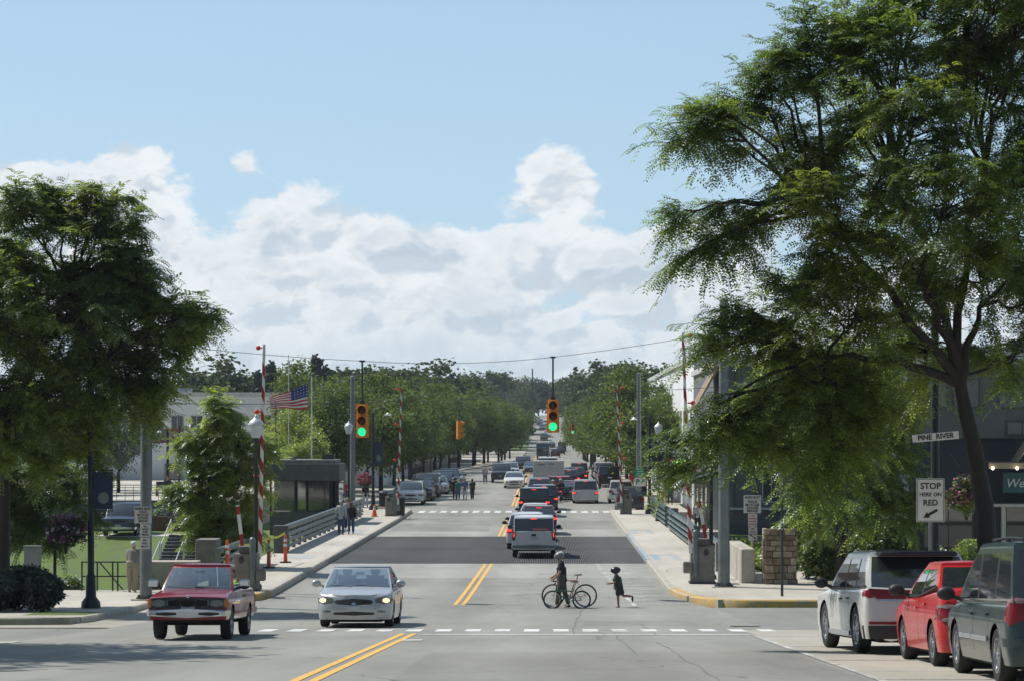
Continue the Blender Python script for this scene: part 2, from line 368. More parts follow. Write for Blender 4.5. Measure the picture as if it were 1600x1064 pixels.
# ------------------------------------------------------------------ the setting: ground, water, road, walks, markings
def gz(x, y):
    z = rz(y)-.14
    if y > 250: z += max(0, (abs(x+3)-45))*.05*min(1, (y-250)/150)*(1 if abs(x) < 260 else .6)
    on = abs(x+2.6) < 9.5
    if 98 < y < 131: return -5.5
    if x < -12.2 and 83.2 < y < 98: return -.25-(y-83.2)*.17
    if x < -12.2 and 131 <= y < 139: return -3.2+(y-131)/8*2.75
    if x < -12.2 and 139 <= y < 175: return -.45+.5*(y-139)/36
    if x < -12.2 and y >= 175: return z
    return z
ys = sorted(set([-40, 0]+list(range(10, 82, 4))+[82, 83.2, 86, 90, 94, 97.99, 98.01, 102, 110, 120, 130.99, 131.01, 133, 135, 137, 139, 145, 152, 160, 168, 175]+list(range(180, 320, 12))+list(range(330, 800, 30))+[850, 950, 1100, 1300, 1700, 2000]))
xs = sorted(set(list(range(-400, -60, 40))+list(range(-60, -12, 4))+[-12.21, -12.19, -11, -6, 0, 5, 9, 12]+list(range(16, 60, 5))+list(range(60, 440, 40))))
gm_ = MB(); nx = len(xs)
gm_.add([(x, y, gz(x, y)) for y in ys for x in xs], [(j*nx+i, j*nx+i+1, (j+1)*nx+i+1, (j+1)*nx+i) for j in range(len(ys)-1) for i in range(nx-1)])
struct(gm_, 'ground', 'grass')
struct(MB().lo(-400, 400, 98.1, 130.9, -4.6, -4.0), 'water', 'water')
e = 1e-3
zr = lambda d: (lambda y: rz(y)+d)
RL, RRt = -10.9, 4.6                                   # edges of the carriageway near the camera
road = MB().sheet(RL, RRt, -25, 62, zr(0), 2)
def bl(y): return float(np.interp(y, [62, 76, 80, 102.4], [RL, RL, -9.3, -9.3]))
def br(y): return float(np.interp(y, [62, 74, 79, 84, 102.4], [5.4, 5.2, 4.5, 4.1, 4.1]))
road.sheet(bl, br, 62, 102.4, zr(0), 1.5)
far_l = lambda y: float(np.interp(y, [165, 174, 280, 420], [-9.3, -12.2, -12.2, -5.2])); far_r = lambda y: float(np.interp(y, [160, 170, 600], [4.1, 6.9, 6.9]))
road.sheet(far_l, far_r, 140, 1100, zr(0), 5)
struct(road, 'road', 'asphalt')
struct(MB().sheet(-9.3, 4.1, 129.2, 140, zr(0.001), 2).sheet(-9.3, 4.1, 92, 102.3, zr(.004), 2), 'bridge_road', 'deck')
# side streets and pale parking strips
struct(MB().sheet(-60, RL, 50, 60.5, zr(-.02), 2).sheet(4.4, 60, 58.5, 75.8, zr(-.02), 2), 'side_street', 'side')
ap = MB().sheet(RRt, 8.3, -25, 58.5, zr(.004), 2)
ap.sheet(lambda y: float(np.interp(y, [59, 61, 63, 75.9], [-60, -22, -12.4, -12.4])), RL, 60.5, 75.9, zr(.001), .5)
ap.sheet(-13.6, RL, -25, 50, zr(.004), 2)
struct(ap, 'parking_lane', 'concrete')
# bridge deck slab, sidewalks, kerbs
struct(MB().lo(-12.2, 7.4, 97.5, 102.3, -1.2, -.15).lo(-12.2, 7.4, 129.3, 134, -1.2, -.15).lo(-9.1, 3.9, 102.35, 129.25, -.9, -.28), 'bridge_slab', 'oldconc')
gb = MB(); x = -9.25
while x < 4.05: gb.lo(x, x+.050, 102.4, 115.35, -.16, .0); gb.lo(x, x+.050, 115.65, 129.1, -.16, .0); x += .076
y = 102.5
while y < 129: gb.lo(-9.25, 4.05, y, y+.03, -.10, -.02) if not 115.2 < y < 115.7 else None; y += .8
gb.lo(-9.27, 4.07, 115.4, 115.6, -.12, .006)
struct(gb, 'bridge_grating', 'grate')
KH = .22
kl = lambda y: float(np.interp(y, [63, 76, 78, 80, 165], [-12.4, -12.4, -11.6, -9.3, -9.3]))
swl = MB().sheet(-12.3, lambda y: kl(y)-.22, 78.3, 165, zr(KH), 1.5, .3)
swl.sheet(-60, lambda y: kl(y)-.22, 64, 78.3, zr(.16), 1.5, .3).sheet(-19, -12.31, 78.3, 82.6, zr(.16), 1.5, .3)
swl.sheet(-30, lambda y: -12.4, 165, 175, zr(.12), 1.5, .2)
swl.sheet(-18, lambda y: far_l(y)-.2, 175, 560, zr(.14), 6, .2)
kr = lambda y: float(np.interp(y, [76.5, 76.8, 78.5, 84, 160], [5.9, 5.2, 4.6, 4.1, 4.1]))
swr = MB().sheet(lambda y: kr(y)+.22, 7.2, 77, 165, zr(.18), 1.5, .3)
swr.sheet(7.21, 60, 77.1, 88, zr(.175), 1.5, .3).sheet(7.21, 12, 88, 97.9, zr(.175), 1.5, .3)
swr.sheet(8.52, 30, -25, 57.9, zr(.16), 2, .3)
swr.sheet(7.1, 30, 165, 560, zr(.14), 6, .2)
swr.sheet(7.21, 9.3, 131.1, 165, zr(.175), 2, .25)
swl.sheet(-30, -13.9, -25, 49.5, zr(.16), 2, .3)
struct(swl, 'sidewalk_left', 'walk'); struct(swr, 'sidewalk_right', 'walk')
def kerbline(pts, h, wd=.2, zoff=0):                  # kerb along a polyline, kerb face on the left-hand side kept
    mb = MB(); pts = [Vector((p[0], p[1])) for p in pts]
    out = []
    for i in range(len(pts)-1):
        n_ = max(1, int((pts[i+1]-pts[i]).length/2.)); out += [pts[i].lerp(pts[i+1], k/n_) for k in range(n_)]
    out.append(pts[-1]); vs = []
    for i, p in enumerate(out):
        d = (out[min(i+1, len(out)-1)]-out[max(0, i-1)]).normalized(); nrm = Vector((-d.y, d.x))
        z = rz(p.y)+zoff
        prof = [(0, -.2), (0, h-.04), (.035, h), (wd, h), (wd, -.2)]
        vs += [(p.x+nrm.x*a, p.y+nrm.y*a, z+b) for a, b in prof]
    fs = []
    for i in range(len(out)-1):
        for k in range(4): fs.append((i*5+k, i*5+k+1, (i+1)*5+k+1, (i+1)*5+k))
    fs += [(0, 1, 2, 3, 4), tuple((len(out)-1)*5+k for k in (4, 3, 2, 1, 0))]
    return mb.add(vs, fs)
kb = kerbline([(-9.3, 81.5), (-9.3, 165), (-10.3, 168.5), (-12.2, 170)], KH+.004, .22)
kb2 = kerbline([(4.1, 165), (4.1, 84)], .184, .22); kb2.add(*(lambda q: (q.v, q.f))(kerbline([(6.9, 560), (6.9, 168), (6.2, 165.2), (4.1, 165)], .15, .2)))
kb2.add(*(lambda q: (q.v, q.f))(kerbline([(-12.2, 175), (-12.2, 280), (-5.2, 420), (-5.2, 560)], .15, .2))); kb2.add(*(lambda q: (q.v, q.f))(kerbline([(8.3, 57.9), (8.3, -25)], .164, .2)))
kb2.add(*(lambda q: (q.v, q.f))(kerbline([(30, 57.9), (9.2, 57.9), (8.5, 57.6), (8.3, 56.5)], .164, .2)))
kb2.add(*(lambda q: (q.v, q.f))(kerbline([(-12.4, 64.5), (-12.4, 76)], .17, .2))); kb.add(kb2.v, kb2.f)
kb.add(*(lambda q: (q.v, q.f))(kerbline([(-60, 63.8), (-14.2, 63.8), (-13.0, 63.9), (-12.5, 64.2), (-12.4, 64.8)], .17, .2)))
struct(kb, 'kerb', 'kerb', smooth=True)
yk = kerbline([(-12.4, 76), (-11.6, 77.6), (-10.2, 78.6), (-9.5, 79.6), (-9.3, 81.5)], KH+.006, .24)
q = kerbline([(4.1, 84), (4.25, 81.2), (4.6, 78.8), (5.1, 77.4), (5.9, 76.6), (7.2, 76.4), (40, 76.4)], .19, .34); yk.add(q.v, q.f)
struct(yk, 'yellow_kerb', 'ykerb', smooth=True)
struct(MB().sheet(-14.4, -12.45, 66.5, 68.7, zr(.168), 1), 'grass_verge', 'grass')
# painted markings, 4-8 mm above the road
def quad(mb, a, b, c, d, h=.008): mb.add([(p[0], p[1], rz(p[1])+h) for p in (a, b, c, d)], [(0, 1, 2, 3)])
wm = MB(); x = -6.9
while x < 5.1: quad(wm, (x, 57.1), (x+.37, 57.1), (x+.37, 59.1), (x, 59.1)); x += .70
x = -8.9
while x < 3.7: quad(wm, (x, 164.2), (x+.43, 164.2), (x+.43, 167.6), (x, 167.6), .012); x += .74
quad(wm, (-2.9, 54.3), (4.5, 54.3), (4.5, 54.75), (-2.9, 54.75))
quad(wm, (-2.9, 198.), (3.8, 198.), (3.8, 199.), (-2.9, 199.), .012)
struct(wm, 'crosswalk_marking', 'white')
ww = MB(); xl = lambda y: float(np.interp(y, [75, 101.5], [2.75, 2.0]))
for k in range(13):
    y = 77.5+k*1.95; x0 = xl(y)+.1; x1 = br(y)-.25
    quad(ww, (x0, y), (x1, y+.1), (x1, y+.42), (x0, y+.32))
for k in range(13): y = 76+k*2; quad(ww, (xl(y)-.07, y), (xl(y)+.07, y), (xl(y+2)+.07, y+2), (xl(y+2)-.07, y+2))
for y in range(-20, 54, 2): quad(ww, (4.48, y), (4.60, y), (4.60, y+2), (4.48, y+2), .009)
for y in np.arange(20, 57, 6.7): quad(ww, (4.62, y), (8.2, y), (8.2, y+.12), (4.62, y+.12), .010)
for y in range(-20, 49, 2): quad(ww, (-10.95, y), (-10.83, y), (-10.83, y+2), (-10.95, y+2), .009)
quad(ww, (-3.05, 50.2), (-2.65, 50.2), (-2.65, 51.2), (-3.05, 51.2), .009)
struct(ww, 'road_marking', 'wornwhite')
ym = MB(); cl = lambda y: float(np.interp(y, [33, 55, 77, 101], [-3.33, -3.2, -2.85, -2.55]))
def yl(y0, y1, st):
    y = y0
    while y < y1-1e-6:
        yy = min(y+st, y1)
        for o_ in (-.20, .06): quad(ym, (cl(y)+o_, y), (cl(y)+o_+.13, y), (cl(yy)+o_+.13, yy), (cl(yy)+o_, yy))
        y = yy
yl(-20, 55.5, 2); yl(77, 102.2, 2)
_c = cl; cl = lambda y: -2.55; yl(129.3, 158, 3); yl(176, 520, 10); cl = _c
struct(ym, 'centre_line', 'yellow')
bm_ = MB()
def bq(x0, x1, y0, y1, z): bm_.add([(x0, y0, z), (x1, y0, z), (x1, y1, z), (x0, y1, z)], [(0, 1, 2, 3)])
for (x0, x1, y0) in ((-11.3, -10.0, 102.2), (-11.3, -10.0, 128.9), (4.4, 5.6, 102.0), (4.4, 5.6, 128.9)):
    z = (KH if x0 < 0 else .18)+.005
    bq(x0, x1, y0, y0+2.6, z) if x0 < 0 else (bq(x0, x0+.35, y0, y0+4, z), bq(x1-.35, x1, y0, y0+4, z), bq(x0, x1, y0+4.1, y0+4.7, z))
bm_.lo(4.095, 4.26, 102.4, 129, .02, .19)
struct(bm_, 'blue_marking', 'blue')
pq = MB(); rq = random.Random(9)
for (x0, x1, y0, y1) in ((-2.4, .9, 84.5, 87.9), (-8.9, -6.4, 66, 74), (.9, 3.9, 62.5, 66.5), (-2.2, 4.4, 25, 43.9), (-8.4, -4.6, 92.2, 100.8), (-9, -3.4, 136, 148), (.6, 3.9, 139, 152)): quad(pq, (x0, y0), (x1, y0+.15), (x1-.08, y1), (x0+.06, y1-.1), .003)
struct(pq, 'asphalt_patch', asphalt('patched_asphalt', (.225, .22, .20)))
# tar-sealed cracks wandering along the near lane
ck = MB(); rng = random.Random(4)
for (x, y, dx, n_) in ((1.1, 76, -.004, 22), (1.5, 56, .03, 14), (2.4, 66, .03, 12), (2.2, 50, .04, 20)):
    for k in range(n_):
        x2 = x+dx*1.2-(.03 if x > 0 else 0)+rng.uniform(-.05, .05); y2 = y-1.
        ww_ = rng.uniform(.006, .022); quad(ck, (x2-ww_, y2), (x2+ww_, y2), (x+ww_, y), (x-ww_, y), .006); x, y = x2, y2
for (x0, x1, y) in ((-9, 4.3, 88.2), (-4, 4.4, 44.1), (-2.5, 5, 70.2), (5.2, 14, 69.5), (5.2, 16, 62.3)):
    x = x0; yy = y
    while x < x1:
        y2 = yy+rng.uniform(-.05, .05); quad(ck, (x, yy-.012), (x+1, y2-.012), (x+1, y2+.012), (x, yy+.012), .006 if x < 4.3 else -.014); x += 1; yy = y2
struct(ck, 'tar_seam', M('tar', (.15, .15, .14), .7))
# ------------------------------------------------------------------ vehicles
SPEC = dict(
 sedan=dict(L=5.0, W=1.86, H=1.45, sill=.21, r=.33, wb=(-1.42, 1.40), top=[(-2.5, .84), (-2.3, .98), (-1.7, 1.03), (0, .95), (1.0, .95), (1.35, .93), (2.0, .80), (2.35, .72), (2.5, .66)],
            cab=(-2.05, -1.05, .35, 1.42), wr=.60, bow=(.34, .52), p=2.5, k=(.16, .22), pil=[(-.30, -.20)], qtr=None),
 hatch=dict(L=4.3, W=1.72, H=1.50, sill=.21, r=.31, wb=(-1.25, 1.28), top=[(-2.15, .92), (-1.95, 1.08), (-1.45, 1.10), (0, .96), (.8, .95), (1.2, .93), (1.75, .80), (2.15, .62)],
            cab=(-1.72, -1.00, .25, 1.25), wr=.60, bow=(.30, .42), p=2.5, k=(.10, .20), pil=[(-.22, -.13)], qtr=None),
 suv=dict(L=4.75, W=1.93, H=1.70, sill=.30, r=.39, wb=(-1.40, 1.42), top=[(-2.37, 1.08), (-2.25, 1.12), (0, 1.06), (.9, 1.06), (1.25, 1.05), (1.9, .98), (2.2, .92), (2.37, .84)],
            cab=(-2.33, -1.80, .25, 1.30), wr=.66, bow=(.22, .34), p=2.9, k=(.10, .12), pil=[(-.32, -.22), (-1.22, -1.12)], qtr=1),
 bigsuv=dict(L=5.3, W=2.0, H=1.90, sill=.38, r=.40, wb=(-1.55, 1.62), top=[(-2.65, 1.16), (0, 1.16), (1.2, 1.16), (1.6, 1.14), (2.4, 1.08), (2.65, 1.02)],
            cab=(-2.60, -2.38, .62, 1.45), wr=.78, bow=(.12, .22), p=4.2, k=(.03, .03), pil=[(-.12, -.0), (-1.35, -1.22)], qtr=1),
 minivan=dict(L=4.9, W=1.96, H=1.76, sill=.24, r=.34, wb=(-1.48, 1.50), top=[(-2.45, .98), (-2.3, 1.02), (0, 1.0), (1.2, .98), (1.6, .95), (2.1, .84), (2.45, .68)],
            cab=(-2.38, -1.98, .45, 1.72), wr=.70, bow=(.24, .50), p=2.8, k=(.06, .20), pil=[(.02, .12), (-1.18, -1.08)], qtr=1),
 pickup=dict(L=4.75, W=1.66, H=1.60, sill=.42, r=.345, wb=(-1.45, 1.50), top=[(-2.37, 1.06), (-.45, 1.06), (.3, 1.04), (1.0, 1.03), (1.15, 1.02), (1.9, .96), (2.22, .91), (2.37, .87)],
            cab=(-.58, -.42, .45, 1.10), wr=.60, bow=(.05, .10), p=7, k=(.0, .02), pil=[], qtr=None, bed=(-2.25, -.68)),
)
class CarShape:
    def __init__(s, sp):
        s.__dict__.update(sp); s.hw = s.W/2; s.L2 = s.L/2; s.ty = [a for a, b in s.top]; s.tz = [b for a, b in s.top]
    def ztop(s, y): return float(np.interp(y, s.ty, s.tz))
    def wf(s, z):
        zm = s.sill+.52*(s.tz[len(s.tz)//2]-s.sill); h = s.tz[len(s.tz)//2]-s.sill
        t = (z-zm)/h
        return 1-(.22 if t > 0 else .16)*t*t
    def k_(s, z, end):
        a = s.k[1] if end > 0 else s.k[0]; zb = .52 if s.sill < .35 else .62
        return max(0, z-zb)*a*1.6+max(0, .36-z)*.25
    def endpt(s, end, f, z, off=0.):                   # f = sideways fraction -1..1, beyond 1 it runs on along the flank
        sg = 1 if f >= 0 else -1; a = abs(f); r = s.bow[1] if end > 0 else s.bow[0]; w_ = s.hw*s.wf(z)
        if a <= 1:
            th = math.acos(min(1, a**(s.p/2))); x = a*w_; y = (s.L2-r)+r*(math.sin(th)**(2/s.p)) - s.k_(z, end)*min(1, math.sin(th)*1.3)
            nx_, ny_ = a**(s.p-1)/w_, (max(1e-6, (1-a**s.p)))**((s.p-1)/s.p)/r; l_ = math.hypot(nx_, ny_); nx_ /= l_; ny_ /= l_
        else: x = w_; y = (s.L2-r)-(a-1)*s.hw; nx_, ny_ = 1, 0
        return Vector((sg*(x+nx_*off), end*(y+ny_*off), z))
    def patch(s, mb, end, f0, f1, z0, z1, off=.008, shape=0, n=8, m=5, zc=None, taper=0):
        rows = []
        for j in range(m+1):
            v_ = j/m*2-1; z = (z0+z1)/2+(z1-z0)/2*v_
            sc = (1-abs(v_)**shape)**(1/shape) if shape else 1
            fc, fh = (f0+f1)/2, (f1-f0)/2*sc
            fh *= 1+taper*v_
            rows.append([fc-fh+2*fh*i/n for i in range(n+1)])
            rows[-1] = [(f, z) for f in rows[-1]]
        vs = [s.endpt(end, f, z, off) for r_ in rows for f, z in r_]; back = [s.endpt(end, f, z, -.03) for r_ in rows for f, z in r_]
        W1 = n+1; fs = []
        for j in range(m):
            for i in range(n): fs.append((j*W1+i, j*W1+i+1, (j+1)*W1+i+1, (j+1)*W1+i))
        N = len(vs); edge = [i for i in range(W1)]+[j*W1+n for j in range(1, m+1)]+[m*W1+i for i in range(n-1, -1, -1)]+[j*W1 for j in range(m-1, 0, -1)]
        for a, b in zip(edge, edge[1:]+edge[:1]): fs.append((b, a, a+N, b+N))
        mb.add(vs+back, fs); return mb
    def side_pt(s, sg, y, z, off=.0): return Vector((sg*(s.hw*s.wf(z)+off), y, z))
    def body(s):
        hw, L2 = s.hw, s.L2; arch = s.r+.055; Rr = s.bow[0]; Rf = s.bow[1]; nA = 12
        st = set(np.round(np.linspace(-(L2-Rr), L2-Rf, 34), 4))
        for yw in s.wb:
            st = {y for y in st if abs(abs(y-yw)-arch) > .03 or abs(y-yw) > arch+.03}
            st |= {round(yw+arch*math.cos(t), 4) for t in np.linspace(0, math.pi, 19)}|{round(yw-arch-.004, 4), round(yw+arch+.004, 4)}
        st = sorted(y for y in st if -(L2-Rr) <= y <= L2-Rf)
        path = [('r', t) for t in np.linspace(0, 1, nA)][:-1]+[('s', y) for y in st]+[('f', t) for t in np.linspace(1, 0, nA)][1:]
        lv = list(np.linspace(s.sill, max(s.tz)-.03, 12))
        def sill(y):
            z = s.sill
            for yw in s.wb:
                if abs(y-yw) <= arch+1e-3: z = max(z, s.r+math.sqrt(max(0, arch*arch-(y-yw)**2)))
            return z
        cols = []
        for kind, t in path:
            col = []
            def pt(z, sx=1.):
                if kind == 's': p_ = Vector((hw*s.wf(z), t, z))
                else:
                    f = math.sin(t*math.pi/2)**.9 if t < 1 else 1.; p_ = s.endpt(1 if kind == 'f' else -1, f, z)
                p_.x *= sx; return p_
            base = pt(.5); zt = s.ztop(base.y); zb = sill(t) if kind == 's' else s.sill
            for z in lv: z = min(max(z, zb), zt-.05); col.append(pt(z))
            # shoulder and upper surface
            for sx, dz in ((.985, -.018), (.955, 0), (.90, .006)):
                p_ = pt(zt+dz-.002, sx); col.append(p_)
            for sx in (.82, .6, .35, 0):
                p_ = pt(zt, sx); p_.z = s.ztop(p_.y)+.035*(1-sx*sx)
                if getattr(s, 'bed', None) and s.bed[0] < p_.y < s.bed[1]: p_.z = s.ztop(p_.y)-.42
                col.append(p_)
            cols.append(col)
        mb = MB(); n = len(cols[0])
        for sg in (1, -1):
            k = len(mb.v); mb.v += [(sg*p_.x, p_.y, p_.z) for c in cols for p_ in c]
            for i in range(len(cols)-1):
                for j in range(n-1):
                    q = (k+i*n+j, k+(i+1)*n+j, k+(i+1)*n+j+1, k+i*n+j+1); mb.f.append(q if sg > 0 else tuple(reversed(q)))
        return mb
    def cabin(s):                                      # returns shell and window meshes of the glasshouse
        y0, y1, y2, y3 = s.cab; hb = s.hw*.925; hr = s.hw*s.wr/.72*.72+.12; hr = s.hw*s.wr+.13
        T = [0, .035, .25, .5, .75, .88, .95, 1.0]; zt0 = [s.ztop(y0)-.02, s.ztop(y3)-.02]
        out = {}; sh = MB(); win = {'windshield': MB(), 'rear_window': MB(), 'side_window': []}
        trim = MB()
        def ring(t):
            yr_, yf_ = y0+(y1-y0)*t, y3+(y2-y3)*t; cv = .05*math.sin(t*math.pi)
            w_ = hb+(hr-hb)*t**1.25; zf = lambda y: (1-t)*(s.ztop(y)-.02)+t*(s.H-.075)
            bf, br_ = .17, .09
            pts = []; seg = []
            fr = [-1, -.95, -.6, -.3, 0, .3, .6, .95, 1]
            for i, f in enumerate(fr): y = yf_+cv+bf*(1-f*f)*.9-bf*.6; pts.append(Vector((f*w_, y, zf(y)))); seg.append('A' if i in (0, 7) else 'W')
            ye, ys_ = yf_+cv-bf*.6, yr_+br_*.6
            bd = [ye-.07-.05*(1-t)]
            lab = ['A']
            for a, b in s.pil: bd += [b, a]; lab += ['G', 'B']
            bd.append(ys_+(.24 if s.L < 4.8 else (.12 if s.qtr else .28))+.02); lab += ['G']
            bd = [min(max(q_, ys_+.01), ye-.01) for q_ in bd]; lab += ['A']
            side = [ye]+bd+[ys_]
            for i, y in enumerate(side[1:-1]): pts.append(Vector((w_, y, zf(y)))); seg.append(lab[i])
            seg_last = lab[-1]
            # fix: labels belong to the interval starting at each point
            for i, f in enumerate([1, .95, .6, .3, 0, -.3, -.6, -.95, -1]):
                y = yr_-br_*(1-f*f)*.9+br_*.6; pts.append(Vector((f*w_, y, zf(y)))); seg.append('A' if i in (0, 7) else 'R')
            for y in reversed(side[1:-1]): pts.append(Vector((-w_, y, zf(y)))); seg.append('S')
            return pts, lab
        rings = [ring(t)[0] for t in T]; lab = ring(0)[1]; n = len(rings[0]); ns = len(lab)-1
        # interval labels
        L_ = ['A']+['W']*6+['A']                       # 8 front intervals
        L_ += ['side%d' % i for i in range(ns+1)]
        L_ += ['A']+['R']*6+['A']
        L_ += ['sidf%d' % i for i in range(ns, -1, -1)]
        L_ = L_[:n]
        wins = {}
        for j in range(len(T)-1):
            mid = 1 <= j <= len(T)-3
            for i in range(n):
                a, b, c, d = rings[j][i], rings[j][(i+1) % n], rings[j+1][(i+1) % n], rings[j+1][i]
                l_ = L_[i]; tgt = sh
                if mid:
                    if l_ == 'W': tgt = win['windshield']
                    elif l_ == 'R': tgt = win['rear_window']
                    elif l_.startswith('sid'):
                        kk = lab[int(l_[4:])] if j <= 4 else 'A'
                        if kk == 'G': tgt = wins.setdefault(l_, MB())
                        elif kk == 'B': tgt = trim
                tgt.add([a, b, c, d], [(3, 2, 1, 0)] if True else [])
        # roof
        top = rings[-1]; c = Vector((0, (y1+y2)/2, 0)); prev = top; hc = s.H
        for sc, z in ((.965, s.H-.035), (.88, s.H-.018), (.6, s.H-.005), (.25, s.H)):
            cur = [Vector((p_.x*sc, c.y+(p_.y-c.y)*(sc if sc < .9 else .5+sc/2), z)) for p_ in top]
            for i in range(n): sh.add([prev[i], prev[(i+1) % n], cur[(i+1) % n], cur[i]], [(3, 2, 1, 0)])
            prev = cur
        sh.add(prev, [tuple(reversed(range(n)))])
        return sh, win, wins, trim, rings
def wheel(parent, x, y, r, wd, sg, rimmat='alloy', spokes=7, simple=False):
    t = MB().lathe([(r*.62, -wd/2+.01), (r*.70, -wd/2), (r*.93, -wd/2), (r, -wd/2+.03), (r, wd/2-.03), (r*.93, wd/2), (r*.70, wd/2), (r*.62, wd/2-.01)], n=16 if simple else 28, axis='X')
    o = t.build('wheel', 'rubber', parent, True, loc=(x, y, r), ang=50)
    m = MB(); R_ = r*.64
    m.lathe([(R_, -wd/2), (R_, wd/2-.005), (R_*.93, wd/2-.004), (R_*.90, wd/2-.04), (R_*.90, -.02)], n=14 if simple else 24, axis='X')
    if simple: m.lathe([(R_*.9, wd/2-.05), (R_*.4, wd/2-.03), (.001, wd/2-.02)], n=12, axis='X')
    else:
        m.lathe([(R_*.90, .02), (.001, .02)], n=24, axis='X'); m.lathe([(R_*.22, .02), (R_*.22, wd/2-.02), (R_*.15, wd/2-.005), (.001, wd/2-.005)], n=12, axis='X')
        for k in range(spokes):
            a = 2*math.pi*k/spokes; M_ = Matrix.Rotation(a, 3, 'X')
            m.box(M_ @ Vector((wd/2-.035, 0, R_*.56)), (.025, R_*.17, R_*.76), M4=M_)
    rm = m.build('rim', rimmat, o, True, ang=35)
    if sg < 0: o.rotation_euler = (0, 0, math.pi)
    return o
def hue(name, c, **k): return paint(name, c, **k)
PAINTS = {}
def car(kind, name, label, cat, X, Y, head, col, group=None, near=False, lit=False, brake=False, see=False, pmetal=0, rimmat='alloy', extra=None, spec={}, zoff=0, top2=None):
    """head 0: driving away from the camera (+Y), 180: towards it"""
    sp = dict(SPEC[kind]); sp.update(spec); s = CarShape(sp)
    z = rz(Y)+.008+zoff; slope = math.atan2(rz(Y+1.5)-rz(Y-1.5), 3)
    root = thing(name, label, cat, (X, Y, z), R(head), group)
    root.rotation_euler = Matrix.Rotation(slope, 3, 'X').to_euler() if head == 0 else (Matrix.Rotation(slope, 3, 'X') @ Matrix.Rotation(R(head), 3, 'Z')).to_euler()
    key = (tuple(col), pmetal)
    if key not in PAINTS: PAINTS[key] = paint('car_paint', col, pmetal)
    pm = PAINTS[key]; gm = 'seeglass' if see else 'glass'
    b = s.body(); sh, win, wins, trim, rings = s.cabin()
    if top2: sh.build('roof', top2, root, True, weld=True, ang=32)
    else: b.add(sh.v, sh.f)
    b.build('body', pm, root, True, weld=True, ang=34)
    win['windshield'].build('windshield', gm, root, True, weld=True); win['rear_window'].build('rear_window', gm, root, True, weld=True)
    for w_ in wins.values(): w_.build('side_window', gm, root, False)
    if trim.v: trim.build('window_trim', 'plastic', root)
    if near:
        for sg in (1, -1):
            q = MB(); yy = np.linspace(s.cab[0]+.25, s.cab[3]-.18, 9)
            q.tube([(sg*(s.hw*.925+.012), y, s.ztop(y)+.012) for y in yy], .016, 5); q.build('belt_moulding', 'chrome' if kind == 'minivan' else 'plastic', root, True)
    # floor and wheel wells
    ub = MB(); ub.lo(-s.hw*.93, s.hw*.93, s.wb[0]+s.r+.1, s.wb[1]-s.r-.1, s.sill-.03, s.sill+.2)
    iw = s.hw-.26
    ub.lo(-iw, iw, -s.L2+.12, s.L2-.15, s.sill-.06, s.sill+.45)
    for yw in s.wb: ub.lo(-s.hw*.86, s.hw*.86, yw-s.r-.02, yw+s.r+.02, s.r*2+.03, s.r*2+.05)
    ub.build('underbody', 'under', root)
    simple = not near
    for yw in s.wb:
        for sg in (1, -1): wheel(root, sg*(s.hw-.125), yw, s.r, .21, sg, rimmat, simple=simple, spokes=sp.get('spokes', 7))
    # mirrors
    my = s.cab[3]-.42; mz = s.ztop(my)+.10
    for sg in (1, -1):
        mm = MB().ell((sg*(s.hw+.14), my, mz), (.125, .07, .095), 14, 8); mm.tube([(sg*s.hw*.9, my-.0, mz-.09), (sg*(s.hw+.06), my, mz-.04)], .03, 6)
        mm.build('mirror', sp.get('mirmat', 'plastic') if sp.get('mirmat', 'plastic') != 'paint' else pm, root, True)
    zt = s.ztop(s.L2-.05); zr_ = s.ztop(-s.L2+.05)
    hd = sp.get('head', (.60, 1.02, zt-.20, zt-.05, 3)); 
    for sg in (1, -1):
        a, b_, c_, d_, shp = hd
        s.patch(MB(), 1, *( (a, b_) if sg > 0 else (-b_, -a)), c_, d_, shape=shp).build('headlight', 'headlamp', root, True, ang=60)
        if lit: s.patch(MB(), 1, *((a+.20, b_-.12) if sg > 0 else (-b_+.12, -a-.20)), c_+.03, d_-.03, off=.014, shape=2).build('headlight_bulb', 'headon', root, True)
    gl = sp.get('grille', (.42, zt-.20, zt-.07, 3)); s.patch(MB(), 1, -gl[0], gl[0], gl[1], gl[2], off=.02, n=14, m=8, shape=gl[3]).build('grille', sp.get('grillemat', 'plastic'), root, True)
    if sp.get('intake', True): s.patch(MB(), 1, -.55, .55, s.sill+.10, s.sill+.20, shape=4).build('air_intake', 'plastic', root, True)
    if not near or head == 180: s.patch(MB(), 1, -.17, .17, s.sill+.22, s.sill+.33, off=.02).build('licence_plate', 'plate', root)
    tl = sp.get('tail', (.68, 1.10, zr_-.32, zr_-.10, 5))
    for sg in (1, -1):
        a, b_, c_, d_, shp = tl
        o = s.patch(MB(), -1, *((a, b_) if sg > 0 else (-b_, -a)), c_, d_, shape=shp, n=10).build('tail_light', 'tail', root, True, ang=60)
        if brake: s.patch(MB(), -1, *((a+.06, b_-.08) if sg > 0 else (-b_+.08, -a-.06)), (c_+d_)/2-.05, d_-.03, off=.016, shape=3).build('brake_bulb', 'tailon', o, True)
    s.patch(MB(), -1, -.19, .19, *(sp.get('platez', (zr_-.34, zr_-.21))), off=.012).build('licence_plate', 'plate', root)
    if brake:
        hb_ = rings[-2]; yb = min(p_.y for p_ in hb_)-.012
        MB().lo(-.14, .14, yb-.02, yb+.02, s.H-.125, s.H-.095).build('brake_light', 'tailon', root)
    if sp.get('lowdark'):                               # dark lower cladding
        c = MB(); s.patch(c, -1, -1.12, 1.12, s.sill+.0, s.sill+sp['lowdark'], off=.010, n=24); c.build('rear_skirt', 'plastic', root, True)
    bmz = sp.get('bumper')
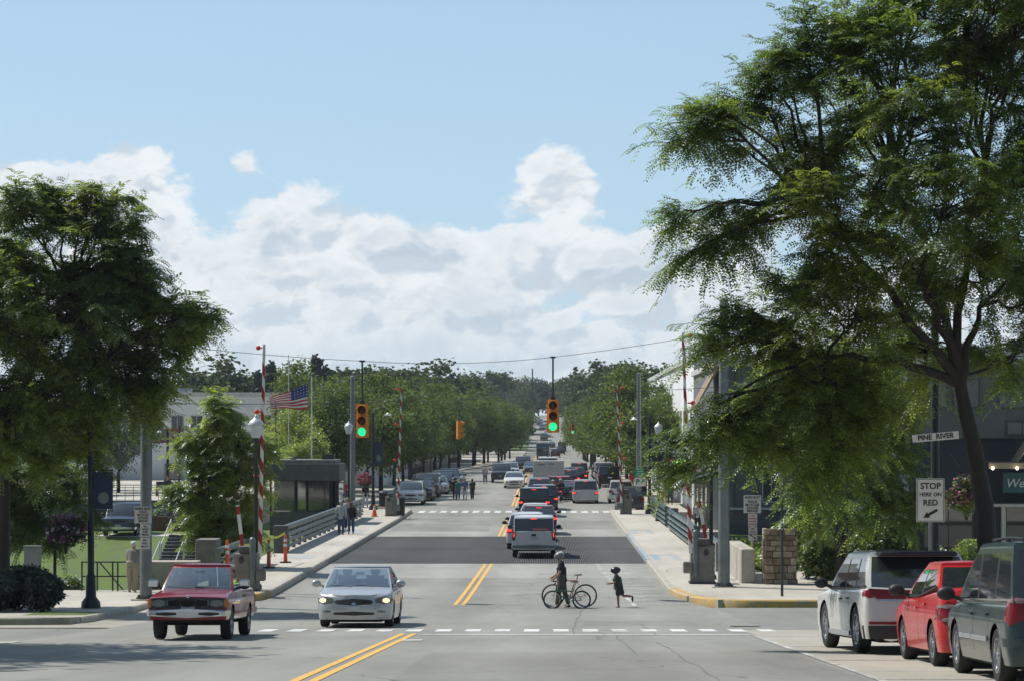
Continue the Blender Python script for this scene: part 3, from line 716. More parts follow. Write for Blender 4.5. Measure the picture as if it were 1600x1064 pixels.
    if bmz:
        for e_, mt in ((1, bmz[2]), (-1, bmz[3])):
            s.patch(MB(), e_, -1.04, 1.04, bmz[0], bmz[1], off=.06, n=24, shape=14).build('bumper', mt, root, True, ang=50)
    # door seams and handles
    sm = MB(); dl = sp.get('doors', [s.cab[3]-.28, (s.pil[0][0]+s.pil[0][1])/2 if s.pil else s.cab[0]+.05]+([s.wb[0]+s.r+.12] if s.pil else []))
    for sg in (1, -1):
        for yd in dl:
            zz = np.linspace(s.sill+.12, s.ztop(yd)-.06, 7)
            for a, b_ in zip(zz, zz[1:]):
                p0, p1 = s.side_pt(sg, yd, a, .003), s.side_pt(sg, yd, b_, .003); sm.add([p0+Vector((0, -.006, 0)), p0+Vector((0, .006, 0)), p1+Vector((0, .006, 0)), p1+Vector((0, -.006, 0))], [(0, 1, 2, 3) if sg > 0 else (3, 2, 1, 0)])
    sm.build('door_seam', 'under', root)
    for sg in (1, -1):
        for yd in dl[1:]:
            zz = s.ztop(yd)-.17; p_ = s.side_pt(sg, yd+.14, zz, .018)
            MB().box(p_, (.03, .15, .03)).build('door_handle', pm if sp.get('handlepaint') else 'plastic', root, bevel=.008)
    if see:
        it = MB()
        for sx in (-.36, .36):
            it.box((sx, s.cab[2]-.25, s.ztop(0)+.04), (.46, .16, .52)); it.ell((sx, s.cab[2]-.27, s.ztop(0)+.40), (.13, .06, .11))
        if s.L > 4.8: it.box((0, s.cab[1]-.1, s.ztop(-1)+.06), (1.2, .14, .2))
        it.build('seat', 'seat', root, True, ang=40)
        d = MB(); d.box((0, s.cab[3]-.52, s.ztop(1)+.055), (s.W*.78, .34, .05)); d.box((0, .0, s.ztop(0)-.0+.04), (s.W*.83, 1.9, .03)); d.build('dashboard', 'interior', root, bevel=.02)
        MB().tube([(.36+.17*math.cos(t), s.cab[3]-.80, s.ztop(1)+.06+.17*math.sin(t)) for t in np.linspace(0, 6.28, 18)], .014, 6).build('steering_wheel', 'seat', root, True)
        MB().box((0, s.cab[2]+.22, s.H-.21), (.22, .03, .07)).build('rear_view_mirror', 'plastic', root, bevel=.01)
    wp = MB()
    if near:
        yw0 = s.cab[3]+.02
        for sx in (-.45, .12): wp.tube([(sx, yw0+.03, s.ztop(yw0)+.045), (sx+.28, yw0-.04, s.ztop(yw0)+.075), (sx+.5, yw0-.06, s.ztop(yw0)+.075)], .009, 5)
        wp.build('wiper', 'plastic', root)
    if extra: extra(s, root, pm)
    return root
# ------------------------------------------------------------------ trees and shrubs
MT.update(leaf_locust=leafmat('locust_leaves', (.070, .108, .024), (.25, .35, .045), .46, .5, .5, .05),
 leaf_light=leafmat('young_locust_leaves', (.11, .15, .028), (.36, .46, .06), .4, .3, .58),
 leaf_street=leafmat('street_tree_leaves', (.066, .100, .030), (.17, .24, .045), .5, .4, .45, .03),
 leaf_dark=leafmat('dark_leaves', (.060, .084, .040), (.10, .15, .045), .55, .4, .35, .02),
 leaf_pine=leafmat('conifer_needles', (.026, .042, .028), (.03, .05, .025), .6, .35, .2),
 leaf_shrub=leafmat('shrub_leaves', (.08, .125, .024), (.20, .28, .04), .45, .35, .45),
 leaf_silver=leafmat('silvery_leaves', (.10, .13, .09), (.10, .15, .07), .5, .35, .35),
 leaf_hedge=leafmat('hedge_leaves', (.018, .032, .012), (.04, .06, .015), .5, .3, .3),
 petal_pink=leafmat('pink_petals', (.45, .06, .14), (.4, .08, .15), .6, .5, .3), petal_white=leafmat('white_petals', (.6, .6, .58), (.4, .4, .4), .6, .2, .3),
 petal_purple=leafmat('purple_petals', (.16, .03, .10), (.15, .03, .10), .6, .5, .3))
def unit(a): return a/np.maximum(1e-9, np.linalg.norm(a, axis=-1, keepdims=True))
def leaves_quads(C, r, size, aspect=.55, droop=.3):
    n = len(C); d = unit(r.normal(size=(n, 3))*[1, 1, .6]-[0, 0, droop]); s_ = unit(np.cross(d, r.normal(size=(n, 3))))
    L = size*r.uniform(.6, 1.3, (n, 1)); W_ = L*aspect
    return np.stack([C, C+d*L*.5+s_*W_*.5, C+d*L, C+d*L*.5-s_*W_*.5], 1).reshape(-1, 3)
def fronds(P, D, r, Lf=.20, pairs=5, ll=.055, lw=.024):
    n = len(P); up = np.array([0, 0, 1.]); S = unit(np.cross(D, up)+r.normal(size=(n, 3))*.28); L = Lf*r.uniform(.75, 1.25, (n, 1)); out = []
    dr = L*r.uniform(.15, .55, (n, 1))
    for m_ in range(pairs):
        t = (m_+.6)/pairs; pos = P+D*L*t-up*dr*t*t
        Dl = unit(D*L-up*dr*2*t)
        for sg in (1, -1):
            q = unit(S*sg+Dl*.45-up*.18); mid = pos+q*ll*.5; h = Dl*lw*.5
            sc = 1-.35*abs(t-.5)
            out.append(np.stack([pos, mid*1+h, pos+q*ll*sc, mid-h], 1))
    return np.stack(out, 1).reshape(-1, 3)
def limb_pts(a, b, rg, sag=.0, n=6, wob=.12):
    a, b = Vector(a), Vector(b); L = (b-a).length; pts = []
    for i in range(n+1):
        t = i/n; p_ = a.lerp(b, t); p_.z += math.sin(t*math.pi)*sag*L
        if 0 < i < n: p_ += Vector((rg.uniform(-1, 1), rg.uniform(-1, 1), rg.uniform(-1, 1)))*wob*L/n
        pts.append(p_)
    return pts
def big_tree(name, label, base, trunk, tr_r, clumps, seed, leaf, sub=11, twigs=8, per=8, Lf=.22, ll=.06, lw=.026, group=None, forks=None, brm='bark'):
    """clumps: (centre Vector, radius, density); everything in world metres"""
    rg = random.Random(seed); r = np.random.RandomState(seed)
    root = thing(name, label, 'tree', base, 0, group); B = Vector(base); wood = MB()
    trunk = [Vector(p_)-B for p_ in trunk]
    wood.tube(trunk, [tr_r*(1-.45*i/(len(trunk)-1)) for i in range(len(trunk))], 12)
    hubs = [trunk[-1]]+[Vector(f)-B for f in (forks or [])]
    for f in hubs[1:]: wood.tube(limb_pts(trunk[-1], f, rg, .05, 6, .25), [tr_r*.50-(tr_r*.28)*i/6 for i in range(7)], 9)
    P = []; D = []
    for c, rad, den in clumps:
        c = Vector(c)-B; h = min(hubs, key=lambda q: (q-c).length+max(0, q.z-c.z)*.6)
        pts = limb_pts(h, c, rg, .10, 7, .35); r0 = tr_r*.13+.008*(h-c).length
        wood.tube(pts, [r0*(1-.8*i/7) for i in range(8)], 7)
        ns = max(3, int(sub*den*(rad if rad < 1 else rad**1.6)))
        for k in range(ns):
            d = Vector((rg.gauss(0, 1), rg.gauss(0, 1), rg.gauss(0.15, .75))).normalized()
            a = pts[-1-rg.randint(0, 3)]; e_ = c+d*rad*rg.uniform(.55, 1.05)
            sb = limb_pts(a, e_, rg, .08, 5, .3); wood.tube(sb, [.022-.0035*i for i in range(6)], 4, False)
            for _ in range(twigs):
                t = rg.uniform(.35, 1); i = min(4, int(t*5)); p0 = sb[i].lerp(sb[i+1], t*5-i)
                dd = ((e_-a).normalized()*.7+Vector((rg.gauss(0, .7), rg.gauss(0, .7), rg.gauss(.05, .45)))).normalized()
                tl = rg.uniform(.25, .95); dr = rg.uniform(.15, .5)*tl
                for q in range(per):
                    u_ = (q+.7)/per; pp = p0+dd*tl*u_-Vector((0, 0, dr*u_*u_))
                    sd = dd.cross(Vector((0, 0, 1))).normalized()*(1 if q % 2 else -1)
                    fd = (dd*.75+sd*.8+Vector((rg.gauss(0, .25), rg.gauss(0, .25), rg.gauss(-.2, .25)))).normalized()
                    P.append(pp); D.append(fd)
                if rg.random() < .4: wood.tube([p0, p0+dd*tl*.5-Vector((0, 0, dr*.25)), p0+dd*tl-Vector((0, 0, dr))], [.008, .006, .003], 3, False)
    wood.build('trunk', brm, root, True)
    npmesh('crown', fronds(np.array(P), np.array(D), r, Lf, 5, ll, lw), 4, leaf, root)
    return root
def mid_mesh(seed, H, rc, th, nl, size, leaf, shape='round', nclump=26, aspect=.6):
    """prototype data for street and hill trees: trunk with limbs, crown of many small leaves in clumps"""
    rg = random.Random(seed); r = np.random.RandomState(seed); wood = MB()
    wood.tube([(0, 0, -.3), (.05, 0, th*.5), (0, .05, th)], [.20*H/9, .17*H/9, .14*H/9], 9)
    cen = []; pts = []
    for k in range(nclump):
        while True:
            x, y, z = rg.uniform(-1, 1), rg.uniform(-1, 1), rg.uniform(-1, 1)
            if .25 < x*x+y*y+z*z < 1: break
        if shape == 'cone':
            t = (k+.5)/nclump; a = k*2.4; rr = rc*(1-t)**.8*rg.uniform(.5, .9)+.1; c = Vector((rr*math.cos(a), rr*math.sin(a), th+(H-th)*t))
            rad = max(.35, rc*.42*(1-t*.7))
        else:
            c = Vector((x*rc*.80, y*rc*.80, th*.85+(H-th*.85)*(.5+z*.41))); rad = rc*rg.uniform(.26, .44)
        cen.append((c, rad))
        wood.tube(limb_pts((0, 0, min(th+rg.uniform(0, .25)*(H-th), c.z)), c, rg, .08, 4, .3), [.075*H/9, .06*H/9, .045*H/9, .03*H/9, .02], 5, False)
        m_ = int(nl/nclump); sc = r.normal(size=(9, 3)); sc = unit(sc)*rad*r.uniform(.35, 1, (9, 1))
        q = sc[r.randint(0, 9, m_)]+r.normal(size=(m_, 3))*rad*[.24, .24, .17]
        pts.append(np.array(c)+q)
    C = np.concatenate(pts); C = C[C[:, 2] > th*.55]
    w_ = wood.build('trunk', 'bark', None, True); cr = npmesh('crown', leaves_quads(C, r, size, aspect), 4, leaf)
    return w_, cr
PROTO = {}
def mid_tree(key, x, y, sc=1., label='', group=None, name='street_tree', z=None, rot=0, sz=None, leaf=None):
    w_, cr = PROTO[key]; root = thing(name, label, 'tree', (x, y, (gz(x, y) if z is None else z)), rot, group)
    root.scale = (sc, sc, sz or sc)
    for p_ in (w_, cr):
        c = p_.copy(); COL.objects.link(c); c.parent = root; c.name = p_.name.split('.')[0]
    if leaf: c.material_slots[0].link = 'OBJECT'; c.material_slots[0].material = MT[leaf]
    return root
for i, (k, a) in enumerate(dict(s1=(11, 9.5, 4.4, 2.6, 15000, .25, 'leaf_street'), s2=(12, 9.0, 4.0, 2.5, 13500, .25, 'leaf_street'), s3=(13, 10.5, 4.8, 2.7, 16000, .27, 'leaf_street'),
        h1=(21, 13, 5.6, 3.0, 7000, .62, 'leaf_dark'), h2=(22, 12, 6.6, 2.4, 7000, .66, 'leaf_dark'), h3=(23, 15, 5.4, 3.2, 7000, .6, 'leaf_dark')).items()):
    PROTO[k] = mid_mesh(*a)
PROTO['p1'] = mid_mesh(31, 14, 3.6, 1.6, 7000, .5, 'leaf_pine', 'cone', 40)
PROTO['f1'] = mid_mesh(41, 14, 7.5, 2.4, 3800, 1.1, 'leaf_dark')
def drop_protos():
    for w_, cr in PROTO.values(): bpy.data.objects.remove(w_); bpy.data.objects.remove(cr)
def shrub(name, label, cat, c, rad, n, size, leaf, seed, group=None, balls=9, flowers=None, parts=('foliage',), stemh=0):
    rg = np.random.RandomState(seed); root = thing(name, label, cat, (c[0], c[1], c[2]), 0, group)
    cs = unit(rg.normal(size=(balls, 3)))*[rad[0]*.55, rad[1]*.55, rad[2]*.5]+[0, 0, rad[2]]
    q = cs[rg.randint(0, balls, n)]+unit(rg.normal(size=(n, 3)))*rg.uniform(.2, 1, (n, 1))**.6*np.array(rad)*.48
    q = q[q[:, 2] > .01]
    npmesh(parts[0], leaves_quads(q, rg, size), 4, leaf, root)
    st = MB()
    for k in range(5): a = k*1.3; st.tube([(0, 0, -.1), (rad[0]*.3*math.cos(a), rad[1]*.3*math.sin(a), rad[2]*.9)], [.03, .012], 5)
    st.build('stem', 'bark', root)
    if flowers:
        for mt, nf, fs in flowers:
            f = cs[rg.randint(0, balls, nf)]+unit(rg.normal(size=(nf, 3)))*np.array(rad)*.52; f = f[f[:, 2] > rad[2]*.5]
            npmesh('blossom', leaves_quads(f, rg, fs, .9), 4, mt, root)
    return root
# ------------------------------------------------------------------ people and bicycles
def skinobj(name, verts, edges, radii, mat, parent, root=0, sub=2):
    me = bpy.data.meshes.new(name); me.from_pydata([tuple(v) for v in verts], edges, []); me.update()
    me.materials.append(MT[mat] if isinstance(mat, str) else mat)
    o = bpy.data.objects.new(name, me); COL.objects.link(o); o.parent = parent
    md = o.modifiers.new('skin', 'SKIN'); md.use_smooth_shade = True
    sv = me.skin_vertices[0].data
    for i, r_ in enumerate(radii): sv[i].radius = (r_, r_) if not hasattr(r_, '__len__') else r_; sv[i].use_root = (i == root)
    sb = o.modifiers.new('subsurf', 'SUBSURF'); sb.levels = sub; sb.render_levels = sub
    return o
def person(label, loc, face, H=1.75, top='shirt_grey', bot='jeans', hair='hair_dark', lean=0., legs=((10, 5), (-12, 8)), arms=((8, 12), (-8, 12)), shorts=False, sleeves=.55,
           headgear=None, seat=False, hands=False, group=None, fat=1., spread=.0, hips=None, dress=None, sk='skin', roll=0, longhair=False, z=None, headtilt=0):
    """face: heading in degrees, 0 = looking to +X of the scene, 90 = away from the camera; legs (thigh, knee) and arms (shoulder, elbow) in degrees, + = forward"""
    x, y = loc[0], loc[1]; zz = (rz(y) if z is None else z)
    root = thing('person', label, 'person', (x, y, zz), R(face), group)
    S = H/1.75
    def V(a, b, c): return Vector((a*S, b*S, c*S))
    ln = R(lean)
    pel = V(0, 0, .93)
    if hips is not None: pel = V(0, 0, hips/S)
    def up(d, side=0, fwd=0): return pel+V(math.sin(ln)*d+math.cos(ln)*fwd, side, math.cos(ln)*d-math.sin(ln)*fwd)
    waist, chest, neck = up(.18), up(.36), up(.52)
    hl = ln*.4+R(headtilt); hb = neck+V(math.sin(hl)*.08, 0, math.cos(hl)*.08); hm = neck+V(math.sin(hl)*.17+.015, 0, math.cos(hl)*.17); ht = neck+V(math.sin(hl)*.25+.01, 0, math.cos(hl)*.25)
    vs = [pel, waist, chest, neck, hb, hm, ht]; ed = [(0, 1), (1, 2), (2, 3), (3, 4), (4, 5), (5, 6)]; rd = [.135*fat, .125*fat, .14*fat, .055, .068, .095, .07]
    vs.append(hm+V(.105*math.cos(hl), 0, -.01)); ed.append((5, 7)); rd.append(.016)     # nose
    J = {}
    for k, sg in enumerate((1, -1)):
        th, kn = legs[k]; hp = pel+V(0, .095*sg, -.04); a = R(th)
        kp = hp+V(math.sin(a)*.44, sg*(.01+spread*.4), -math.cos(a)*.44); b = R(th-kn); an = kp+V(math.sin(b)*.42, sg*spread*.3, -math.cos(b)*.42)
        cfa = b if abs(th-kn) > 25 else b*.4
        toe = an+V(math.cos(cfa)*.15, 0, math.sin(cfa)*.15-.045); heel = an+V(-.03, 0, -.05)
        i = len(vs); vs += [hp, kp, an, toe]; ed += [(0, i), (i, i+1), (i+1, i+2), (i+2, i+3)]; rd += [.095*fat, .058, .040, .030]
        J['leg', k] = (hp, kp, an, toe, heel)
        sh = up(.47, .175*sg); a = R(arms[k][0])+ln*.3; el = sh+V(math.sin(a)*.29, sg*(.035+.03*fat), -math.cos(a)*.29); b = a+R(arms[k][1]); wr = el+V(math.sin(b)*.25, -sg*.01, -math.cos(b)*.25)
        hd = wr+V(math.sin(b)*.08, 0, -math.cos(b)*.08)
        i = len(vs); vs += [sh, el, wr, hd]; ed += [(2, i), (i, i+1), (i+1, i+2), (i+2, i+3)]; rd += [.062*fat, .042, .028, (.035, .016)]
        J['arm', k] = (sh, el, wr, hd, b)
        if hands:
            dv = Vector((math.sin(b), 0, -math.cos(b)))
            for q in range(4):
                f0 = hd+Vector((0, (q-1.5)*.018, 0))*S+dv*.015; ii = len(vs)
                cu = b+R(38); f1 = f0+V(math.sin(cu)*.038, 0, -math.cos(cu)*.038)*(1-.12*abs(q-1.3)); cu += R(40); f2 = f1+V(math.sin(cu)*.03, 0, -math.cos(cu)*.03)
                vs += [f0, f1, f2]; ed += [(i+3, ii), (ii, ii+1), (ii+1, ii+2)]; rd += [.009, .008, .007]
            ii = len(vs); t0 = wr+dv*.04+Vector((math.cos(b)*.03, 0, math.sin(b)*.03)); t1 = t0+dv*.04+Vector((math.cos(b)*.02, 0, math.sin(b)*.02)); vs += [t0, t1]; ed += [(i+2, ii), (ii, ii+1)]; rd += [.011, .009]
    KS = S*(1.22 if H < 1.4 else 1.06)
    rd = [(q[0]*KS, q[1]*KS) if hasattr(q, '__len__') else q*KS for q in rd]
    skinobj('body', vs, ed, rd, sk, root)
    # ears
    # clothes
    g_ = .020
    sv = [pel+V(0, 0, -.19), waist, chest, up(.47)]; se = [(0, 1), (1, 2), (2, 3)]; sr = [.15*fat+g_, .138*fat+g_*.6, .15*fat+g_, .08+g_]
    for k in (0, 1):
        sh, el, wr, hd, b = J['arm', k]; i = len(sv); e2 = sh.lerp(el, min(1, sleeves*1.6)) ; sv += [sh, e2]; se += [(2, i), (i, i+1)]; sr += [.07*fat+g_, .050+g_]
        if sleeves > .7: sv.append(el.lerp(wr, min(.95, (sleeves-.6)*2.6))); se.append((i+1, i+2)); sr.append(.036+g_)
    skinobj('shirt', sv, se, [q*KS for q in sr], top, root, 1)
    tv = [pel+V(0, 0, .20), pel]; te = [(0, 1)]; tr_ = [.145*fat+g_*.5, .145*fat+g_]
    for k in (0, 1):
        hp, kp, an, toe, heel = J['leg', k]; i = len(tv)
        tv += [hp, hp.lerp(kp, .5)]; te += [(1, i), (i, i+1)]; tr_ += [.10*fat+g_, .082*fat+g_]
        if shorts: tv.append(kp+V(0, 0, .03)); te.append((i+1, i+2)); tr_.append(.085+g_)
        else: tv += [kp, an+V(0, 0, .03)]; te += [(i+1, i+2), (i+2, i+3)]; tr_ += [.064+g_, .050+g_]
    skinobj('shorts' if shorts else 'trousers', tv, te, [q*KS for q in tr_], bot, root, 1)
    for k in (0, 1):
        hp, kp, an, toe, heel = J['leg', k]
        d = (toe-an).normalized(); mid = an.lerp(toe, .45)+V(0, 0, -.028); rot = d.to_track_quat('X', 'Z').to_matrix()
        MB().ell(mid, (.145*S, .05*S, .045*S), 12, 8, rot).build('shoe', 'shoe', root, True)
    if headgear == 'helmet':
        hc = hm+V(-.01, 0, .045); m_ = MB(); rt = Matrix.Rotation(hl, 3, 'Y')
        m_.ell(hc, (.165*KS*(1.15 if H < 1.4 else 1), .128*KS*(1.15 if H < 1.4 else 1), .115*KS*(1.15 if H < 1.4 else 1)), 16, 10, rt); m_.build('helmet', 'helmet' if H > 1.5 else 'helmet_dark', root, True)
        if H > 1.5:
            st = MB()
            for a in (-.055, 0, .055): st.ell(hc+V(-.01, a*1.2, .055-abs(a)*.3), (.150*S, .026*S, .080*S), 10, 6, rt)
            st.build('helmet_stripe', 'wht', root, True)
        ch = MB(); ch.tube([hc+V(0, .105, -.03), hm+V(.03, .05, -.12), hm+V(.03, -.05, -.12), hc+V(0, -.105, -.03)], .008*S, 5); ch.build('helmet_strap', 'seat', root, True)
    else:
        m_ = MB().ell(hm+V(-.022, 0, .035), (.108*S, .098*S, .105*S), 14, 9)
        if longhair: m_.ell(hm+V(-.05, 0, -.06), (.075*S, .10*S, .15*S), 12, 8)
        m_.build('hair', hair, root, True)
        if headgear == 'cap':
            c_ = MB().ell(hm+V(-.012, 0, .062), (.112*S, .104*S, .078*S), 14, 8); c_.ell(hm+V(.13, 0, .05), (.07*S, .07*S, .012*S), 10, 6); c_.build('cap', 'cap_white', root, True)
    return root
for n_, c_ in dict(shirt_grey=(.20, .205, .19), shirt_navy=(.012, .012, .026), shirt_dkgreen=(.035, .05, .035), shirt_blue=(.10, .15, .30), shirt_teal=(.02, .16, .15), shirt_white=(.55, .55, .55), shirt_red=(.45, .03, .04),
        shirt_black=(.014, .015, .017), shirt_pale=(.42, .43, .42), jeans=(.055, .085, .17), khaki=(.30, .25, .18), dktrousers=(.03, .032, .035), olive=(.075, .08, .06), white_cloth=(.62, .62, .64),
        hair_dark=(.02, .015, .012), hair_brown=(.12, .065, .035), hair_grey=(.42, .42, .40), hair_blond=(.35, .24, .12), shoe=(.02, .02, .022), helmet_dark=(.02, .022, .024), helmet=(.16, .16, .17), cap_white=(.6, .6, .57), shirt_yellow=(.6, .45, .03)).items():
    MT[n_] = M(n_, c_, .8 if 'helmet' not in n_ else .3, 0, .15, 5)
def bicycle(label, loc, face, wr=.34, base=1.02, colr='bike_orange', drop=True, lean=0):
    x, y = loc; root = thing('bicycle', label, 'bicycle', (x, y, rz(y)), R(face)); root.rotation_euler = (R(lean), 0, R(face))
    k = wr/.34
    for nm, cx in (('wheel', base/2), ('wheel', -base/2)):
        t = MB(); n = 40
        t.tube([(cx+wr*math.cos(a), 0, wr+wr*math.sin(a)) for a in [2*math.pi*i/n for i in range(n+1)]], .017 if drop else .026, 6, False)
        o = t.build('wheel', 'rubber', root, True)
        rm = MB().tube([(cx+(wr-.026)*math.cos(a), 0, wr+(wr-.026)*math.sin(a)) for a in [2*math.pi*i/n for i in range(n+1)]], .010, 5, False)
        for i in range(20): a = 2*math.pi*i/20; rm.tube([(cx, .02*(-1)**i, wr), (cx+(wr-.03)*math.cos(a), 0, wr+(wr-.03)*math.sin(a))], .0016, 3, False)
        rm.tube([(cx, -.05, wr), (cx, .05, wr)], .02, 8); rm.build('rim', 'chrome', o, True)
    bb = Vector((-.06*k, 0, .27 if drop else .22)); sh = Vector((-.20*k-.02, 0, .80*k+(.0 if drop else .02))); hd = Vector((base/2-.16*k, 0, .80*k)); hb = Vector((base/2-.13*k, 0, .66*k)); ra = Vector((-base/2, 0, wr)); fa = Vector((base/2, 0, wr))
    f = MB(); tr = .016
    if drop: f.tube([sh, hd], tr, 8)
    else: f.tube([sh-Vector((0, 0, .12)), hd-Vector((0, 0, .06))], tr*1.3, 8)
    f.tube([bb, sh+Vector((-.02, 0, .06))], tr, 8).tube([bb, hb], tr*1.2, 8).tube([hb, hd+Vector((0, 0, .05))], tr*1.1, 8)
    for s_ in (-.05, .05): f.tube([bb+Vector((0, s_*.6, 0)), ra+Vector((0, s_, 0))], .010, 6).tube([sh+Vector((0, s_*.5, -.02)), ra+Vector((0, s_, 0))], .008, 6)
    f.build('frame', colr, root, True)
    fk = MB()
    for s_ in (-.05, .05): fk.tube([hb+Vector((0, s_, 0)), hb.lerp(fa, .6)+Vector((-.01, s_, 0)), fa+Vector((0, s_, 0))], .012, 6)
    fk.build('fork', 'wht' if not drop else colr, root, True)
    st = sh+Vector((-.05, 0, .16)); MB().tube([sh, st], .013, 6).ell(st+Vector((0, 0, .02)), (.14, .06, .022), 10, 6).ell(st+Vector((-.07, 0, .025)), (.06, .075, .025), 10, 6).build('saddle', 'seat', root, True)
    h = MB(); top = hd+Vector((.0, 0, .10))
    h.tube([hd, top, top+Vector((.09, 0, .01))], .014, 6)
    if drop:
        h.tube([top+Vector((.09, -.20, .01)), top+Vector((.09, .20, .01))], .013, 6)
        for s_ in (-.20, .20): h.tube([top+Vector((.09, s_, .01)), top+Vector((.17, s_, .02)), top+Vector((.20, s_, -.04)), top+Vector((.16, s_, -.12)), top+Vector((.06, s_, -.12))], .014, 6); h.tube([top+Vector((.19, s_, .03)), top+Vector((.21, s_, -.10))], .008, 5)
    else: h.tube([top+Vector((.02, -.27, .06)), top+Vector((.07, 0, .03)), top+Vector((.02, .27, .06))], .013, 6)
    h.build('handlebar', 'seat', root, True)
    c = MB().lathe([(.085, -.004), (.085, .004)], (bb.x, -.05, bb.z), 20, 'Y'); c.tube([bb+Vector((0, -.07, 0)), bb+Vector((.10, -.07, -.13))], .009, 5).tube([bb+Vector((0, .07, 0)), bb+Vector((-.10, .07, .13))], .009, 5).box(bb+Vector((.10, -.12, -.13)), (.09, .08, .018)).box(bb+Vector((-.10, .12, .13)), (.09, .08, .018))
    c.lathe([(.035, -.006), (.035, .006)], (ra.x, -.05, ra.z), 14, 'Y'); c.build('crank', 'darksteel', root)
    MB().tube([ra+Vector((0, -.05, .035)), bb+Vector((0, -.05, .085))], .004, 4).tube([ra+Vector((0, -.05, -.035)), bb+Vector((0, -.05, -.085))], .004, 4).build('chain', 'darksteel', root)
    if drop: MB().tube([bb.lerp(hb, .35)+Vector((-.0, 0, .05)), bb.lerp(hb, .7)+Vector((0, 0, .05))], .036, 8).build('water_bottle', 'shirt_pale', root, True)
    return root
MT['bike_orange'] = paint('bike_orange', (.45, .09, .04)); MT['bike_green'] = paint('bike_green', (.02, .10, .06))
# ------------------------------------------------------------------ buildings
def windows_front(root, x0, y, z0, w_, h, n, dx, mat='bglass', frame='trim', name='window'):
    """windows on a wall that faces -Y"""
    for i in range(n):
        x = x0+i*dx; f = MB(); t = .07
        f.lo(x-t, x+w_+t, y-.06, y-.005, z0-t, z0); f.lo(x-t, x+w_+t, y-.06, y-.005, z0+h, z0+h+t); f.lo(x-t, x, y-.06, y-.005, z0, z0+h); f.lo(x+w_, x+w_+t, y-.06, y-.005, z0, z0+h); f.lo(x+w_/2-.02, x+w_/2+.02, y-.05, y-.005, z0, z0+h)
        o = f.build(name, frame, root); MB().lo(x, x+w_, y-.025, y-.008, z0, z0+h).build('pane', mat, o)
def windows_side(root, x, y0, z0, w_, h, n, dy, sg, frame='trim'):
    """windows on a wall facing sg*X"""
    for i in range(n):
        y = y0+i*dy; f = MB(); t = .07; a, b = (x+.005*sg, x+.06*sg); a, b = min(a, b), max(a, b)
        f.lo(a, b, y-t, y+w_+t, z0-t, z0); f.lo(a, b, y-t, y+w_+t, z0+h, z0+h+t); f.lo(a, b, y-t, y, z0, z0+h); f.lo(a, b, y+w_, y+w_+t, z0, z0+h)
        o = f.build('window', frame, root); a, b = sorted((x+.008*sg, x+.025*sg)); MB().lo(a, b, y, y+w_, z0, z0+h).build('pane', 'bglass', o)
def building(label, x0, x1, y0, y1, h, mat, z0=None, name='building', par=.35, cat='building', group=None):
    z = rz(y0)-.1 if z0 is None else z0; root = thing(name, label, cat, ((x0+x1)/2, (y0+y1)/2, 0), 0, group)
    root.location = (0, 0, 0)
    MB().lo(x0, x1, y0, y1, z-3, h).build('wall', mat, root)
    m = MB(); m.lo(x0-.15, x1+.15, y0-.15, y0+.25, h, h+par).lo(x0-.15, x1+.15, y1-.25, y1+.15, h, h+par).lo(x0-.15, x0+.25, y0+.25, y1-.25, h, h+par).lo(x1-.25, x1+.15, y0+.25, y1-.25, h, h+par)
    m.build('cornice', 'trim', root, bevel=.03); MB().lo(x0+.25, x1-.25, y0+.25, y1-.25, h-.1, h+.05).build('roof', 'roof', root)
    return root
b = building('long white two-storey building with dark windows behind the flag', -42, -15.2, 214, 240, 8.7, 'wallw', name='white_building')
windows_front(b, -25.3, 214, 5.6, .85, 1.4, 8, 1.18); windows_front(b, -40, 214, 5.6, 1.0, 1.4, 8, 1.7); windows_front(b, -33.8, 214, 1.3, 1.5, 1.5, 1, 1)
MB().lo(-36, -33, 222, 225, 8.7, 9.6).build('roof_unit', 'galv', b); MB().lo(-22, -20, 220, 222, 8.7, 9.3).build('roof_unit', 'galv', b)
b = building('pale grey shop block with a dark doorway behind the left row of trees', -24, -15.5, 250, 272, 6.4, 'wallw', name='shop_building')
windows_side(b, -15.5, 252, 1.6, 2.6, 2.0, 4, 4.4, 1); windows_front(b, -22.5, 250, 1.4, 1.6, 2.2, 1, 2); MB().lo(-19.6, -17.8, 249.96, 249.99, .6, 3.2).build('door', 'walld', b)
for i in range(4):
    a = MB().prism([(-15.48, 251.5+4.6*i), (-13.9, 251.5+4.6*i), (-13.9, 255.4+4.6*i), (-15.48, 255.4+4.6*i)], 3.4, lambda x, y: 3.5+(1.1 if x < -14.5 else 0)); a.build('awning', 'awn', b)
LB = [('brown brick shopfront row beyond the pale grey block on the left', 274, 300, 7.2, 'brick'), ('tan shopfront building far down the left side of the street', 302, 335, 6.4, 'wallt'), ('white shopfront far up the left side of the street', 337, 372, 7.4, 'wallw'), ('dark sided building farthest along the left side of the street', 375, 430, 6.5, 'walld')]
for l_, y0, y1, h, mt in LB:
    b = building(l_, -26, -15.5, y0, y1, h, mt, name='shop_building'); windows_side(b, -15.5, y0+2, 1.6, 2.4, 1.9, int((y1-y0-4)/4), 4, 1); windows_side(b, -15.5, y0+2, 4.7, 1.1, 1.3, int((y1-y0-4)/3), 3, 1)
    a = MB().prism([(-15.48, y0+1), (-13.9, y0+1), (-13.9, y1-1), (-15.48, y1-1)], 3.5, lambda x, y: 3.6+(1.0 if x < -14.5 else 0)); a.build('awning', 'awn', b)
